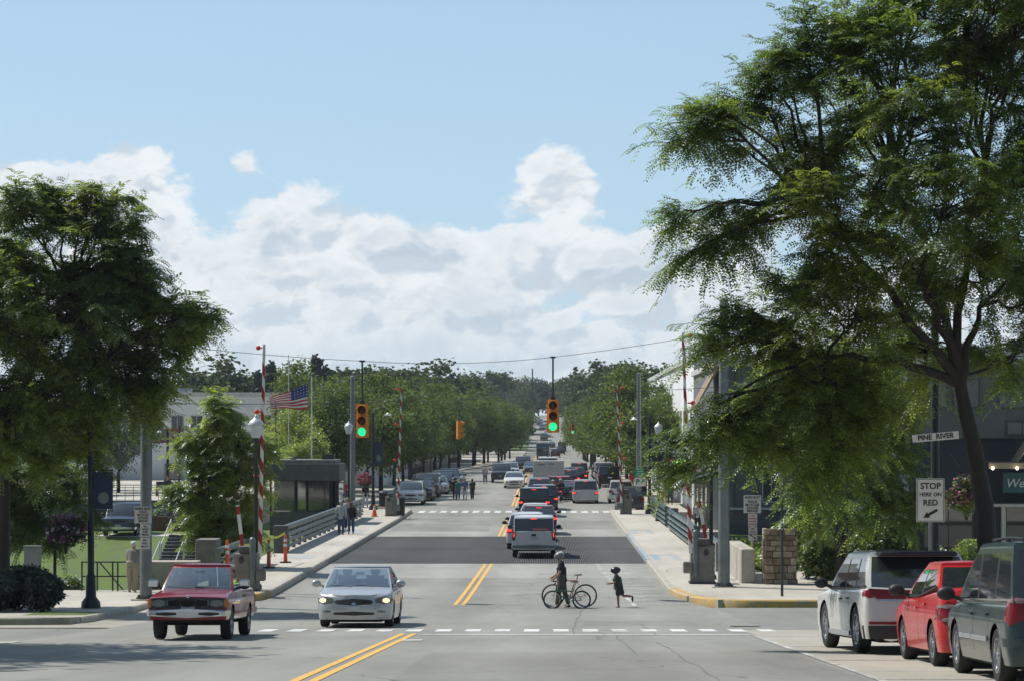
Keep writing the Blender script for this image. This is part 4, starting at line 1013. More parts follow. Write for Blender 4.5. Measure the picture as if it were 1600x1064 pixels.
# right side
b = building('dark grey sided building with slanted awnings at the right end of the bridge', 9.5, 17, 135.2, 160, 9.2, 'wallg', z0=-3.2, name='restaurant_building')
for x in (10.3, 11.5, 12.7, 13.9, 15.1): MB().lo(x-.04, x+.04, 135.12, 135.19, 1.0, 9.0).build('wall_batten', 'walld', b)
MB().lo(9.45, 17.05, 135.0, 135.19, -6, .35).build('basement_wall', 'walld', b); MB().lo(9.4, 17.1, 134.9, 135.19, 4.6, 5.0).build('band', 'walld', b)
MB().lo(9.4, 17.1, 134.7, 134.99, 1.25, 1.36).build('ledge', 'galv', b)
windows_front(b, 11.9, 135.19, 1.7, .9, 1.9, 3, 1.6); windows_front(b, 10.6, 135.19, 5.6, 1.2, 1.7, 3, 2.1)
def awning(parent, x0, x1, y0, y1, za, zb, mat='awn', name='awning', th=.12):
    """slopes from wall at x0 (height za) to outer edge x1 (height zb)"""
    m = MB(); vs = []
    for y in (y0, y1): vs += [(x0, y, za), (x1, y, zb), (x1, y, zb-th*1.6), (x0, y, za-th*2.5)]
    m.add(vs, [(0, 1, 2, 3), (7, 6, 5, 4), (0, 4, 5, 1), (1, 5, 6, 2), (2, 6, 7, 3), (3, 7, 4, 0)]); return m.build(name, mat, parent)
for i in range(5): awning(b, 9.4, 8.25, 135.6+i*1.0, 136.1+i*1.0, 9.25, 7.15, 'awns'); awning(b, 9.4, 8.25, 136.1+i*1.0, 136.6+i*1.0, 9.24, 7.14, 'awn')
MB().lo(8.9, 9.45, 135.3, 141, 9.2, 9.45).build('awning_top', 'wallt', b)
awning(b, 9.4, 7.9, 141, 159, 6.6, 4.2); awning(b, 9.4, 7.4, 136, 159, 4.0, 2.6); awning(b, 9.3, 7.6, 131.8, 134.6, 3.5, 2.9, 'awn')
MB().lo(8.9, 9.3, 134.2, 134.6, -3, 3.2).build('porch_post', 'trim', b, bevel=.02)
windows_side(b, 9.5, 137, .9, 2.6, 1.8, 5, 4.3, -1)
MB().lo(9.46, 9.49, 140, 150, 2.5, 2.9).build('sign_board', 'awng', b)
b = building('pale grey two-storey building past the dark awnings on the right', 9.7, 24, 163, 236, 10.4, 'wallw', name='shop_building')
windows_side(b, 9.7, 165, 5.4, 1.2, 1.7, 16, 4.3, -1); windows_side(b, 9.7, 165, 1.1, 3.0, 2.0, 14, 5, -1); windows_front(b, 11, 163, 5.5, 1.3, 1.8, 4, 2.8)
awning(b, 9.6, 7.8, 166, 178, 3.7, 2.9, 'awng'); awning(b, 9.6, 7.9, 180, 196, 3.8, 2.9, 'pink'); awning(b, 9.6, 8.0, 199, 230, 3.9, 2.9, 'awn')
b = building('brown brick shop building midway along the right side of the street', 9.7, 22, 240, 300, 8.8, 'brick', name='shop_building'); windows_side(b, 9.7, 243, 5.0, 1.2, 1.6, 12, 4.4, -1); windows_side(b, 9.7, 243, 1.3, 3, 2, 10, 5.4, -1); awning(b, 9.6, 8.0, 243, 296, 3.9, 3.0)
b = building('tan shop building farthest along the right side of the street', 9.7, 22, 304, 400, 7.6, 'wallt', name='shop_building'); windows_side(b, 9.7, 308, 1.3, 3, 2, 15, 5.8, -1)
b = building('dark blue and grey building with a teal shop sign at the right edge', 13.6, 44, 92, 112, 8.4, 'wallb', z0=0, name='shop_building')
MB().lo(13.5, 44, 91.8, 91.99, 5.3, 8.4).build('upper_siding', 'wallg', b)
MB().lo(13.3, 44.2, 91.5, 91.79, 8.1, 8.35).build('eave', 'galv', b)
windows_front(b, 17.0, 91.79, 6.5, .95, 1.05, 8, 1.05, frame='walld'); windows_front(b, 17.3, 91.79, 5.45, 1.1, .45, 5, 1.6, frame='walld'); windows_front(b, 14.1, 91.79, 6.5, .9, 1.0, 2, 1.2, frame='walld')
MB().lo(16.92, 21.5, 90.6, 90.75, 3.28, 4.02).build('sign_board', 'teal', b)
text('Weathervane', .46, 'lettering', b, (17.0, 90.59, 3.62), align='LEFT', shear=.25)
ev = MB(); ev.add([(16.3, 90.2, 4.42), (17.4, 90.2, 4.42), (17.9, 90.2, 5.2), (21, 90.2, 5.6), (21, 91.7, 5.6), (17.9, 91.7, 5.2), (17.4, 91.7, 4.42), (16.3, 91.7, 4.42)], [(0, 1, 6, 7), (1, 2, 5, 6), (2, 3, 4, 5)]); ev.lo(16.3, 21, 90.1, 90.25, 4.18, 4.40)
ev.build('porch_roof', 'wallt', b)
for i in range(5): MB().ell((16.42+i*.9, 90.0, 4.2), (.055, .055, .065), 10, 6).build('light_bulb', 'bulb', b, True)
MB().lo(16.4, 22, 90.7, 91.6, 2.75, 2.85).lo(16.9, 17.05, 90.8, 90.95, .1, 2.75).lo(20, 20.15, 90.8, 90.95, .1, 2.75).build('porch_frame', 'trim', b)
windows_front(b, 14.2, 92, 1.2, 1.8, 1.8, 1, 2, frame='walld'); windows_front(b, 17.3, 92, .9, 2.3, 1.9, 5, 2.6, frame='walld')
# operator's cabin by the bridge
b = thing('control_house', 'small dark concrete bridge control house with wide windows', 'cabin')
MB().lo(-16.2, -12.25, 141, 145, -3.3, .95).build('wall', 'oldconc', b); MB().lo(-16.3, -12.15, 140.9, 145.1, 2.75, 3.72).build('fascia', 'oldconc', b, bevel=.03)
MB().lo(-16.05, -12.4, 141.15, 144.8, 3.72, 3.95).build('roof', 'conc', b, bevel=.03)
for x0, x1 in ((-15.95, -14.75), (-14.6, -14.1), (-13.95, -12.75)): 
    o = MB().lo(x0, x1, 141.05, 141.08, 1.0, 2.7).build('window', 'bglass' , b)
MB().lo(-14.55, -14.12, 141.02, 141.04, 1.1, 2.6).build('bright_pane', 'seeglass', b)
for x in (-16.15, -14.72, -14.05, -12.62, -12.35): MB().lo(x-.06, x+.06, 141.02, 141.14, .95, 2.75).build('mullion', 'black', b)
MB().lo(-12.42, -12.2, 144.8, 145.05, .9, 2.8).lo(-16.25, -16.0, 144.8, 145.05, .9, 2.8).build('corner_post', 'conc', b)
MB().lo(-16.1, -12.4, 144.2, 144.7, .95, 2.7).build('back_wall', 'walld', b)
MB().lo(-12.25, -12.22, 141.4, 144.6, 1.0, 2.7).build('side_window', 'bglass', b)
MB().lo(-13.3, -12.6, 142.5, 143.2, 3.95, 4.25).ell((-15, 142.6, 4.0), (.2, .2, .12)).build('roof_vent', 'darksteel', b)
# abutment walls at the channel
struct(MB().lo(-60, -12.21, 97.6, 98.1, -5.6, -2.7).lo(7.41, 60, 97.6, 98.1, -5.6, .1).lo(7.41, 60, 130.9, 131.3, -5.6, -.1).lo(-60, -12.21, 130.4, 130.9, -5.6, -3.1).lo(-12.2, 7.4, 97.3, 97.49, -5.6, -.1).lo(-12.2, 7.4, 134.1, 134.3, -5.6, -.1), 'channel_wall', 'conc')
w1 = tag(MB().lo(-44, -19.0, 146, 146.6, -1, 1.45).build('retaining_wall', 'railgrey'), 'long low grey-green retaining wall behind the parked dark truck', 'wall')
w2 = tag(MB().prism([(-23.5, 145.2), (-18.4, 145.2), (-18.4, 145.95), (-23.5, 145.95)], -1.2, lambda x, y: .55 if x < -20 else .1).build('brown_wall', 'brick'), 'low brown wall at the head of the park stairs', 'wall')
struct(MB().lo(-60, -18.0, 146.61, 213, -.8, 1.38), 'terrace', 'walk'); struct(MB().lo(-60, -19, 150, 172, 1.381, 1.40), 'terrace_path', 'walk')
struct(MB().lo(-26, -17, 139.2, 144.9, -1.0, -.40), 'park_path', 'walk')
f = thing('terrace_fence', 'thin dark railing along the terrace edge above the retaining wall', 'fence')
m = MB()
for z in (1.75, 2.2, 2.35): m.lo(-44, -19.1, 146.15, 146.2, z, z+.04)
m.build('rail', 'railgrey', f); m = MB()
for i in range(50): m.lo(-44+i*.5, -43.97+i*.5, 146.16, 146.19, 1.45, 2.35)
m.build('picket', 'railgrey', f)
# stairs of the park
st = thing('stairs', 'wide dark concrete steps with metal handrails climbing the grass bank', 'stairs')
m = MB()
for i in range(16): m.lo(-21.7, -19.0, 131.2+i*.5, 131.75+i*.5+(.0), -4, -2.88+i*.172)
m.build('step', 'oldconc', st)
for x in (-21.65, -20.35, -19.05):
    h = MB(); h.tube([(x, 131.2, -1.9), (x, 135.2, -.55), (x, 135.3, -1.6)], .035, 6).tube([(x, 135.6, -1.7), (x, 135.7, -.7), (x, 139.3, .55), (x, 139.4, -.4)], .04, 6)
    h.build('handrail', 'galv', st, True)
# ------------------------------------------------------------------ bridge rails and parapets
def guard(label, x, y0, y1, z, mat, sg, group='bridge guard rails'):
    r_ = thing('guard_rail', label, 'railing', (0, 0, 0), 0, group)
    for zz, hh in ((.98, .22), (.68, .13), (.42, .13), (.16, .13)):
        MB().lo(x-.09, x+.09, y0, y1, z+zz, z+zz+hh).build('rail', mat, r_, bevel=.045)
    y = y0+.06
    while y < y1:
        MB().lo(x-.12*sg-.08, x-.12*sg+.08, y-.07, y+.07, z-.1, z+1.16).build('post', mat, r_, bevel=.01); y += (y1-y0-.12)/max(1, round((y1-y0)/2.6))-1e-4
    return r_
guard('weathered grey guard rail nearest the camera on the left, tied with yellow tape', -11.75, 87, 98.5, KH, 'railgrey', 1)
guard('long weathered guard rail on the left over the grated span', -11.7, 107.4, 133, KH, 'railgrey', 1)
guard('short far guard rail on the left beside the control house', -11.7, 138, 152, KH, 'railgrey', 1)
guard('short green guard rail nearest the camera on the right', 6.55, 91.6, 101.4, .18, 'green', -1)
guard('long green guard rail on the right over the grated span', 6.55, 108.8, 133, .18, 'green', -1)
guard('short far green guard rail on the right', 6.6, 137, 157, .18, 'green', -1)
for l_, c, d, mt in (('square dark end post of the long left guard rail', (-11.8, 107.1, .82), (.62, .5, 1.25), 'oldconc'), ('pale concrete parapet wall beside the sign post on the right', (7.05, 89.4, .75), (.5, 6.6, 1.3), 'paleconc'),
                 ('low concrete cross wall joining the right parapet', (6.3+.55, 93.6, .72), (.9, .5, 1.25), 'conc'), ('pale sloped parapet left of the orange delineators', (-13.7, 87.6, -.25), (2.2, .9, 2.3), 'paleconc'),
                 ('tall stepped concrete block behind the left barrier machine', (-12.75, 91, .2), (.8, 1.2, 2.7), 'conc'), ('small pale block at the far end of the right rail', (7.5, 136, .5), (.6, .6, 1.2), 'paleconc'),
                 ('square green-grey end post at the far right rail', (6.9, 134.6, .75), (.5, .5, 1.2), 'railgrey')):
    tag(MB().box((0, 0, 0), d).build('parapet', mt, loc=c, bevel=.05), l_, 'parapet')
tp = MB(); pts = [Vector((-11.9, 90.5, 1.25)), Vector((-11.3, 93, 1.2)), Vector((-10.9, 95, 1.36)), Vector((-10.85, 97, 1.30)), Vector((-10.75, 99, 1.38))]
for a, b_ in zip(pts, pts[1:]): tp.add([a, b_, b_+Vector((0, .02, .09)), a+Vector((.03, 0, .09))], [(0, 1, 2, 3), (3, 2, 1, 0)])
tag(tp.build('caution_tape', 'tape'), 'yellow caution tape strung between the orange delineators', 'tape')
# ------------------------------------------------------------------ poles, lamps, signals, wires
def pole(name, label, x, y, h, r, mat='steel', base=True, z=None, cat='pole'):
    z = rz(y)+.17 if z is None else z; t = thing(name, label, cat, (x, y, z))
    MB().tube([(0, 0, 0), (0, 0, h*.5), (0, 0, h)], [r, r*.86, r*.72], 16).build('shaft', mat, t, True, ang=60)
    MB().tube([(0, 0, h), (0, 0, h+.06)], [r*.8, r*.3], 12).build('cap', mat, t, True)
    if base:
        MB().lo(-.42, .42, -.36, .36, -.02, .04).build('footing', 'paleconc', t); m = MB()
        for a in range(4): m.tube([(r*1.35*math.cos(a*1.571+.78), r*1.35*math.sin(a*1.571+.78), .03), (r*1.35*math.cos(a*1.571+.78), r*1.35*math.sin(a*1.571+.78), .17)], .045, 8)
        m.tube([(0, 0, .03), (0, 0, .09)], r*1.55, 16); m.build('base_plate', 'darksteel', t)
    return t
pl = pole('signal_pole', 'tall grey steel pole by the left corner holding the signal wire', xa(228, 77), 77, 8.6, .20)
pr = pole('signal_pole', 'tall grey steel pole on the right corner beside the concrete machine', xa(1131, 84), 84, 9.9, .21)
pf1 = pole('signal_pole', 'grey steel pole beyond the bridge on the left next to the control house', xa(551, 157), 157, 9.0, .19, z=.15)
pf2 = pole('signal_pole', 'grey steel pole beyond the bridge on the right carrying parking signs', xa(998, 166), 166, 9.4, .19, z=.15)
pole('flag_pole', 'slim pale pole holding the striped flag', xa(487, 163), 163, 7.9, .05, 'galv', False, 1.3)
pole('thin_pole', 'thin tall antenna pole left of the flag', xa(451, 175), 175, 9.8, .035, 'galv', False, 1.3)
pole('thin_pole', 'short thin post just left of the flag above the control house', xa(431, 160), 160, 6.6, .04, 'darksteel', False, .9)
pole('sign_post', 'two thin grey posts standing at the yellow kerb on the right', xa(1222, 79), 79, 3.9, .045, 'darksteel', False)
pole('utility_pole', 'distant bare utility pole on the skyline above the street', xa(832, 700), 700, 26-2, .25, 'darksteel', False, 0)
def wire(label, pts, r=.009):
    out = []
    for (a, b_, sag) in pts:
        for i in range(13): t = i/12; p_ = Vector(a).lerp(Vector(b_), t); p_.z -= sag*4*t*(1-t); out.append(p_)
    return tag(MB().tube(out, r, 5).build('overhead_wire', 'darksteel', None, True), label, 'wire')
SL = at(566, 0, 79.5); SR = at(864, 0, 81.5); L_ = Vector((xa(228, 77), 77, 8.35)); Rt = Vector((xa(1131, 84), 84, 9.0))
Zs = lambda px, py, y: CZ-(py-CY)*y/FPX
A1 = Vector((SL.x, 79.5, Zs(0, 564, 79.5))); A2 = Vector((SR.x, 81.5, Zs(0, 558, 81.5)))
wire('upper span wire that holds up both near traffic signals', [(L_, A1, .06), (A1, A2, .14), (A2, Rt, .05)])
B1 = Vector((SL.x, 79.5, Zs(0, 628, 79.5))); B2 = Vector((SR.x, 81.5, Zs(0, 616, 81.5)))
wire('lower tether wire between the near traffic signals', [(L_-Vector((0, 0, 1.9)), B1, .05), (B1, B2, .05), (B2, Rt-Vector((0, 0, 1.9)), .03)])
C1 = Vector((xa(717, 159), 159, Zs(0, 640, 159)))
wire('span wire across the street beyond the bridge', [((xa(551, 157), 157, 7.9), C1, .15), (C1, (xa(998, 166), 166, 8.1), .2)])
wire('faint wire far down the street holding a small signal', [((-13, 268, 8), (xa(895, 270), 270, 6.7), .3), ((xa(895, 270), 270, 6.7), (8, 272, 8), .2)], .02)
def signal(label, x, y, ztop, rodtop, rot=0, sc=1., green=True, group='traffic signals on span wires'):
    t = thing('traffic_signal', label, 'traffic light', (x, y, ztop), R(rot), group); t.scale = (sc, sc, sc)
    MB().lo(-.165, .165, -.10, .12, -1.08, 0).build('housing', 'signyel', t, bevel=.03)
    MB().add([(-.19, .02, .0), (.19, .02, .0), (.22, .02, -1.10), (-.22, .02, -1.10), (-.19, .05, .0), (.19, .05, .0), (.22, .05, -1.10), (-.22, .05, -1.10)], [(3, 2, 1, 0), (4, 5, 6, 7), (0, 1, 5, 4), (1, 2, 6, 5), (2, 3, 7, 6), (3, 0, 4, 7)]).build('backplate', 'signyel', t)
    for i, mt in enumerate(('lensoff', 'lensamb', 'lensgreen' if green else 'lensoff')):
        zc = -.19-i*.355
        MB().lathe([(.001, -.135), (.08, -.13), (.135, -.11), (.14, -.10)], (0, 0, zc), 20, 'Y').build('lens', mt, t, True)
        v = MB(); n = 14; k0 = []
        for yy, rr in ((-.10, .155), (-.34, .150)):
            k0 += [(rr*math.cos(a), yy+(.10 if (yy < -.2 and math.sin(a) < -.2) else 0), zc+rr*math.sin(a)) for a in [R(-40)+R(260)*i_/n for i_ in range(n+1)]]
        v.add(k0, [(i_, i_+1, n+2+i_, n+1+i_) for i_ in range(n)]); o = v.build('visor', 'signyel', t, True); sd = o.modifiers.new('s', 'SOLIDIFY'); sd.thickness = .01
    m = MB(); m.tube([(0, 0, 0), (0, 0, (rodtop-ztop)/sc)], .03, 8); m.box((0, 0, (rodtop-ztop)/sc), (.18, .10, .06)); m.box((0, 0, .05), (.16, .10, .10)); m.build('hanger', 'darksteel', t)
    return t
signal('nearest green traffic signal hanging on the left span wire', SL.x, 79.5, Zs(0, 631, 79.5), A1.z)
signal('nearest green traffic signal hanging over the right lane', SR.x, 81.5, Zs(0, 624, 81.5), A2.z)
signal('yellow traffic signal seen from the side beyond the bridge', xa(717, 159), 159, Zs(0, 657, 159), C1.z, 105, 1.1)
signal('small distant green traffic signal against the right trees', xa(895, 270), 270, Zs(0, 662, 270), 6.7)
pole('signal_pole', 'far grey signal pole hidden among the left street trees', -13, 268, 8, .15); pole('signal_pole', 'far grey signal pole hidden among the right street trees', 8, 272, 8, .15)
def lamp(label, x, y, h=5.9, z=None, group='acorn street lamps'):
    z = (KH if x < 0 else .18) if z is None else z; t = thing('street_lamp', label, 'street lamp', (x, y, z), 0, group)
    MB().lathe([(.001, 0), (.2, 0), (.2, .12), (.14, .2), (.13, .5), (.09, .58), (.075, 1.0), (.06, h-.85), (.09, h-.8), (.10, h-.72), (.001, h-.72)], n=14).build('post', 'black', t, True)
    MB().lathe([(.12, h-.74), (.17, h-.66), (.235, h-.40), (.24, h-.28), (.001, h-.28)], n=16).build('globe', 'globe', t, True)
    MB().lathe([(.27, h-.29), (.26, h-.25), (.20, h-.15), (.10, h-.09), (.06, h-.03), (.055, h), (.02, h+.06), (.001, h+.07)], n=16).build('cap', 'galv', t, True)
    return t
lamp('white globe street lamp beside the left barrier arm', xa(400, 82.3), 82.3, 5.85); lamp('white globe street lamp left of the far grey pole', xa(545, 148), 148, 5.95)
lamp('white globe street lamp right of the blue banner', xa(1029, 147), 147, 5.95); lamp('white globe street lamp half hidden by leaves on the right', xa(1111, 88.5), 88.5, 5.9)
def arc_pole(label, x, y, h, sg, banner=None, z=None, lampx=.9, basket=None):
    z = rz(y)+.16 if z is None else z; t = thing('street_light', label, 'street light', (x, y, z))
    MB().lathe([(.001, 0), (.30, 0), (.28, .25), (.16, .4), (.14, 1.0), (.10, 1.1), (.085, h), (.001, h+.05)], n=14).build('post', 'black', t, True)
    a = [(sg*(.0+lampx*(1-math.cos(q))/1.0*.62), 0, h-.4+math.sin(q)*.75) for q in np.linspace(0, 2.5, 12)]
    MB().tube(a, .035, 6).build('arm', 'black', t, True); e_ = a[-1]
    MB().lathe([(.05, .16), (.09, .10), (.26, 0), (.25, -.03), (.001, -.03)], (e_[0], 0, e_[2]-.2), 14).build('lamp_shade', 'galv', t, True)
    if banner:
        mt, txt, zb, wd, hb, bs = banner; MB().tube([(0, 0, zb+hb+.05), (bs*(wd+.12), 0, zb+hb+.05)], .018, 6).tube([(0, 0, zb-.05), (bs*(wd+.12), 0, zb-.05)], .018, 6).build('banner_arm', 'black', t)
        o = MB().lo(bs*.10 if bs > 0 else -.10-wd, bs*.10+wd if bs > 0 else -.10, -.01, .01, zb, zb+hb).build('banner', mt, t)
        if txt: text(txt, wd*.34, 'lettering', o, (bs*(.10+wd/2), -.016, zb+hb-wd*.2))
        if not txt: MB().ell((bs*(.1+wd/2), -.012, zb+hb*.3), (wd*.3, .004, hb*.16), 12, 6).build('emblem', 'railgrey', o)
    return t
arc_pole('black street light with curved arm over the left far sidewalk', xa(583, 164), 164, 6.6, 1, ('navy', '', 3.1, .55, 1.5, 1))
arc_pole('black street light carrying a blue lettered banner on the right', xa(1015, 158), 158, 6.3, -1, ('navy', "GLIK'S", 2.9, 1.0, 1.75, 1))
arc_pole('thick black street light pole standing before the left hedge', xa(142, 72), 72, 9.0, -1, ('navy', '', 3.0, .55, 1.1, 1), z=.25)
arc_pole('black street light pole behind the red stop sign board on the right', xa(1461, 54), 54, 7.4, 1)
# street name blade and hanging basket on the right pole; both fixed to the pole
t = thing('street_name_sign', 'white PINE RIVER street name blade high on the black pole', 'sign', (xa(1461, 53.8), 53.78, Zs(0, 682, 53.8)), R(0))
t.rotation_euler = (0, R(-5), 0)
MB().lo(-.50, .52, -.012, .012, -.085, .085).build('blade', 'signwhite', t); text('PINE  RIVER', .155, 'ink', t, (.01, -.018, 0), bold=.004)
t = thing('road_sign', 'white STOP HERE ON RED sign with a black arrow', 'sign', (xa(1460, 52), 52.6, rz(52)+.1))
zc = Zs(0, 782, 52)-(rz(52)+.1)
MB().lo(-.30, .30, -.07, -.058, zc-.47, zc+.47).build('panel', 'signwhite', t); MB().lo(-.03, .03, -.05, 0, 0, zc+.5).build('post', 'steel', t)
bo = MB()
for q in ((-.285, .285, .445, .457), (-.285, .285, -.457, -.445)): bo.lo(q[0], q[1], -.073, -.071, zc+q[2], zc+q[3])
for q in (-.285, .273): bo.lo(q, q+.012, -.073, -.071, zc-.457, zc+.457)
bo.build('border', 'ink', t)
text('STOP', .185, 'ink', t, (0, -.074, zc+.30), bold=.004); text('HERE ON', .115, 'ink', t, (0, -.074, zc+.12), bold=.002); text('RED', .175, 'ink', t, (0, -.074, zc-.06), bold=.004)
ar = MB(); c_ = Vector((-.0, -.074, zc-.29)); d = Vector((-.87, 0, -.49)); n_ = Vector((-.49, 0, .87))
P_ = [c_-d*.17-n_*.03, c_+d*.05-n_*.03, c_+d*.05-n_*.075, c_+d*.18, c_+d*.05+n_*.075, c_+d*.05+n_*.03, c_-d*.17+n_*.03]
ar.add(P_+[p_+Vector((0, .002, 0)) for p_ in P_], [tuple(range(7))]); ar.build('arrow', 'ink', t)
t = thing('road_sign', 'stacked white walk bicycles signs on a pale post by the stone pillar', 'sign', (xa(1176, 87), 87, .18))
s_ = 87/FPX; z_ = lambda py: Zs(0, py, 87)-.18
MB().tube([(0, .03, 0), (0, .03, z_(775))], .035, 8).build('post', 'paleconc', t, True)
def panel(px0, px1, py0, py1, mat='signwhite'): o = MB().lo((px0-1176)*s_, (px1-1176)*s_, -.02, -.008, z_(py1), z_(py0)).build('panel', mat, t); return o
o = panel(1162, 1189, 773, 780.5); text('BIKERS MUST', .115, 'ink', o, (-.01, -.024, z_(776.7)), bold=.003, sx=.8)
o = panel(1162, 1189, 781, 801)
for i, q in enumerate(('WALK', 'BICYCLES', 'ACROSS', 'BRIDGE')): text(q, .115, 'ink', o, (-.01, -.024, z_(783.5+i*4.7)), bold=.004)
o = panel(1169, 1183, 802, 822)
for i, q in enumerate(('NO', 'DIVING', 'FROM', 'BRIDGE')): text(q, .085, 'signred', o, (0, -.024, z_(805+i*4.6)), bold=.002)
o = panel(1169.5, 1183, 823, 843)
for i, q in enumerate(('FISH', 'WALK', 'BELOW')): text(q, .08, 'ink', o, (0, -.024, z_(826+i*4.1)), bold=.002)
MB().add([(-.10, -.024, z_(836)), (.06, -.024, z_(840)), (.04, -.024, z_(841.2)), (.13, -.024, z_(841.6)), (.09, -.024, z_(838)), (.07, -.024, z_(839)), (-.08, -.024, z_(835))], [(0, 1, 2, 3, 4, 5, 6)]).build('arrow', 'ink', o)
# board of signs tied to the left pole
t = thing('road_sign', 'grey stacked notice signs strapped to the tall left pole', 'sign', (xa(226, 76.7), 76.72, .16)); s_ = 76.7/FPX; z_ = lambda py: Zs(0, py, 76.7)-.16
for (a, b_, c_, d_, ls, sz) in ((210, 237, 791, 817, ('BIKERS MUST', 'WALK', 'BICYCLES', 'ACROSS', 'BRIDGE'), .10), (219, 235, 819, 838, ('NO', 'DIVING', 'FROM', 'BRIDGE'), .075), (219, 234, 840, 857, ('FISH', 'WALK', 'BELOW'), .075)):
    o = MB().lo((a-226)*s_, (b_-226)*s_, -.03, -.018, z_(d_), z_(c_)).build('panel', 'signwhite', t)
    for i, q in enumerate(ls): text(q, sz, 'ink', o, (((a+b_)/2-226)*s_, -.034, z_(c_+(d_-c_)*(i+.7)/(len(ls)+.4))), bold=.002, sx=.85)
t = thing('parking_sign', 'green notice and letter P sign on the far right grey pole', 'sign', (xa(1000, 165.6), 165.6, .15)); s_ = 165.6/FPX; z_ = lambda py: Zs(0, py, 165.6)-.15
o = MB().lo(-8*s_, 7*s_, -.03, 0, z_(744.5), z_(730)).build('panel', 'signgreen', t); m = MB()
for i in range(4): m.lo(-5.5*s_, 5*s_, -.035, -.031, z_(733.4+i*3), z_(732.6+i*3))
m.build('line', 'signwhite', o)
o = MB().lo(-8.5*s_, 9*s_, -.03, 0, z_(759), z_(746)).build('panel', 'signwhite', t); text('P', .5, 'signgreen', o, (-3.5*s_, -.036, z_(752.5)), bold=.02)
MB().add([(1*s_, -.036, z_(754)), (2*s_, -.036, z_(755)), (6*s_, -.036, z_(751)), (7*s_, -.036, z_(752.5)), (7.2*s_, -.036, z_(748)), (3*s_, -.036, z_(748.4)), (4.6*s_, -.036, z_(749.6))], [(0, 1, 2, 3, 4, 5, 6)]).build('arrow', 'signgreen', o)
# ------------------------------------------------------------------ barriers
def gate(label, x, y, ztop, z0, tilt, lx, group='raised bridge barrier arms'):
    t = thing('bridge_barrier', label, 'barrier', (x, y, z0), 0, group); t.rotation_euler = (0, tilt, 0); L = ztop-z0; n = int(L/.41)
    MB().tube([(0, 0, 0), (0, 0, L)], [.066, .045], 4).build('pole', 'wht', t); m = MB()
    for i in range(1, n, 2):
        a, b_ = i*.41, i*.41+.41; ra, rb = .067-.021*a/L, .067-.021*b_/L
        vs = [(-ra, -ra, a+.12), (ra, -ra, a-.12), (ra, ra, a-.12), (-ra, ra, a+.12), (-rb, -rb, b_+.12), (rb, -rb, b_-.12), (rb, rb, b_-.12), (-rb, rb, b_+.12)]
        m.add(vs, [(3, 2, 1, 0), (4, 5, 6, 7), (0, 1, 5, 4), (1, 2, 6, 5), (2, 3, 7, 6), (3, 0, 4, 7)])
    # square pole aligned with the bands
    m.build('red_band', 'red', t)
    for k in range(3):
        zz = L-.12-k*(L/3.3); MB().ell((lx, 0, zz), (.085, .06, .085), 10, 8).tube([(lx*.3, 0, zz), (lx, 0, zz)], .03, 6).build('warning_light', 'redlight', t, True)
    return t
def arm4(m): pass
g1 = gate('tall red and white barrier arm raised on the left near side', xa(406, 83.6), 83.6, Zs(0, 538, 83.6), 1.3, R(1.2), -.2)
g2 = gate('tall red and white barrier arm raised on the right near side', xa(1079, 85.2), 85.2, Zs(0, 520, 85.2), 1.3, R(-2.0), .26)
g3 = gate('slim raised barrier arm at the far left end of the bridge', xa(622, 153), 153, Zs(0, 604, 153), 1.0, R(1.6), -.3)
g4 = gate('slim raised barrier arm at the far right end of the bridge', xa(971, 157), 157, Zs(0, 603, 157), 1.0, R(-2.2), .3)
for t in (g1, g2, g3, g4):
    p_ = t.children[0]; me = p_.data; bpy.data.objects.remove(p_)
    L = max(v.co.z for v in me.vertices); mm = MB(); a, b_ = .062, .042
    mm.add([(-a, -a, 0), (a, -a, 0), (a, a, 0), (-a, a, 0), (-b_, -b_, L), (b_, -b_, L), (b_, b_, L), (-b_, b_, L)], [(3, 2, 1, 0), (4, 5, 6, 7), (0, 1, 5, 4), (1, 2, 6, 5), (2, 3, 7, 6), (3, 0, 4, 7)]); mm.build('pole', 'wht', t)
def small_gate(label, px, y, ya, yb, tilt):
    z1, z0 = Zs(0, ya, y), Zs(0, yb, y); t = thing('foot_barrier', label, 'barrier', (xa(px, y), y, z0)); t.rotation_euler = (0, tilt, 0); L = z1-z0
    MB().lo(-.06, .06, -.03, .03, 0, L).build('pole', 'wht', t); MB().lo(-.063, .063, -.033, .033, .05, L*.38).lo(-.063, .063, -.033, .033, L*.8, L*.97).build('red_band', 'red', t)
small_gate('short tilted red and white foot gate arm on the left', 380, 84, 788, 862, R(-7)); small_gate('short tilted red and white foot gate arm on the right', 1103, 87, 780, 842, R(-10))
def machine(label, x, y, z, h, w_, flip=1, group='bridge barrier machines'):
    t = thing('barrier_machine', label, 'barrier machine', (x, y, z), 0, group)
    MB().lo(-w_/2, w_/2, -.35, .35, 0, h*.72).build('housing', 'conc', t, bevel=.05); MB().lo(-w_*.28, w_*.30, -.30, .30, h*.72, h*.86).build('head', 'oldconc', t, bevel=.06)
    MB().tube([(-.25*flip, -.37, .25), (-.25*flip, -.37, h*.98)], .10, 10).ell((-.25*flip, -.37, h*.98), (.11, .11, .1)).build('drive_column', 'railgrey', t, True)
    MB().lo(-w_*.62*flip-.16, -w_*.62*flip+.16, -.42, -.05, h*.20, h*.42).build('counterweight', 'conc', t, bevel=.05)
    MB().ell((w_*.15*flip, -.36, h*.6), (.09, .02, .12)).build('access_cover', 'darksteel', t, True); MB().lo(-w_*.55, w_*.55, -.4, .4, -.02, .07).build('plinth', 'oldconc', t)
    return t
machine('squat weathered concrete barrier machine behind the red truck', xa(385, 81.4), 81.4, KH, 1.75, .82, -1); machine('weathered concrete barrier machine beside the right grey pole', xa(1097, 86.2), 86.2, .18, 1.85, .85, 1)
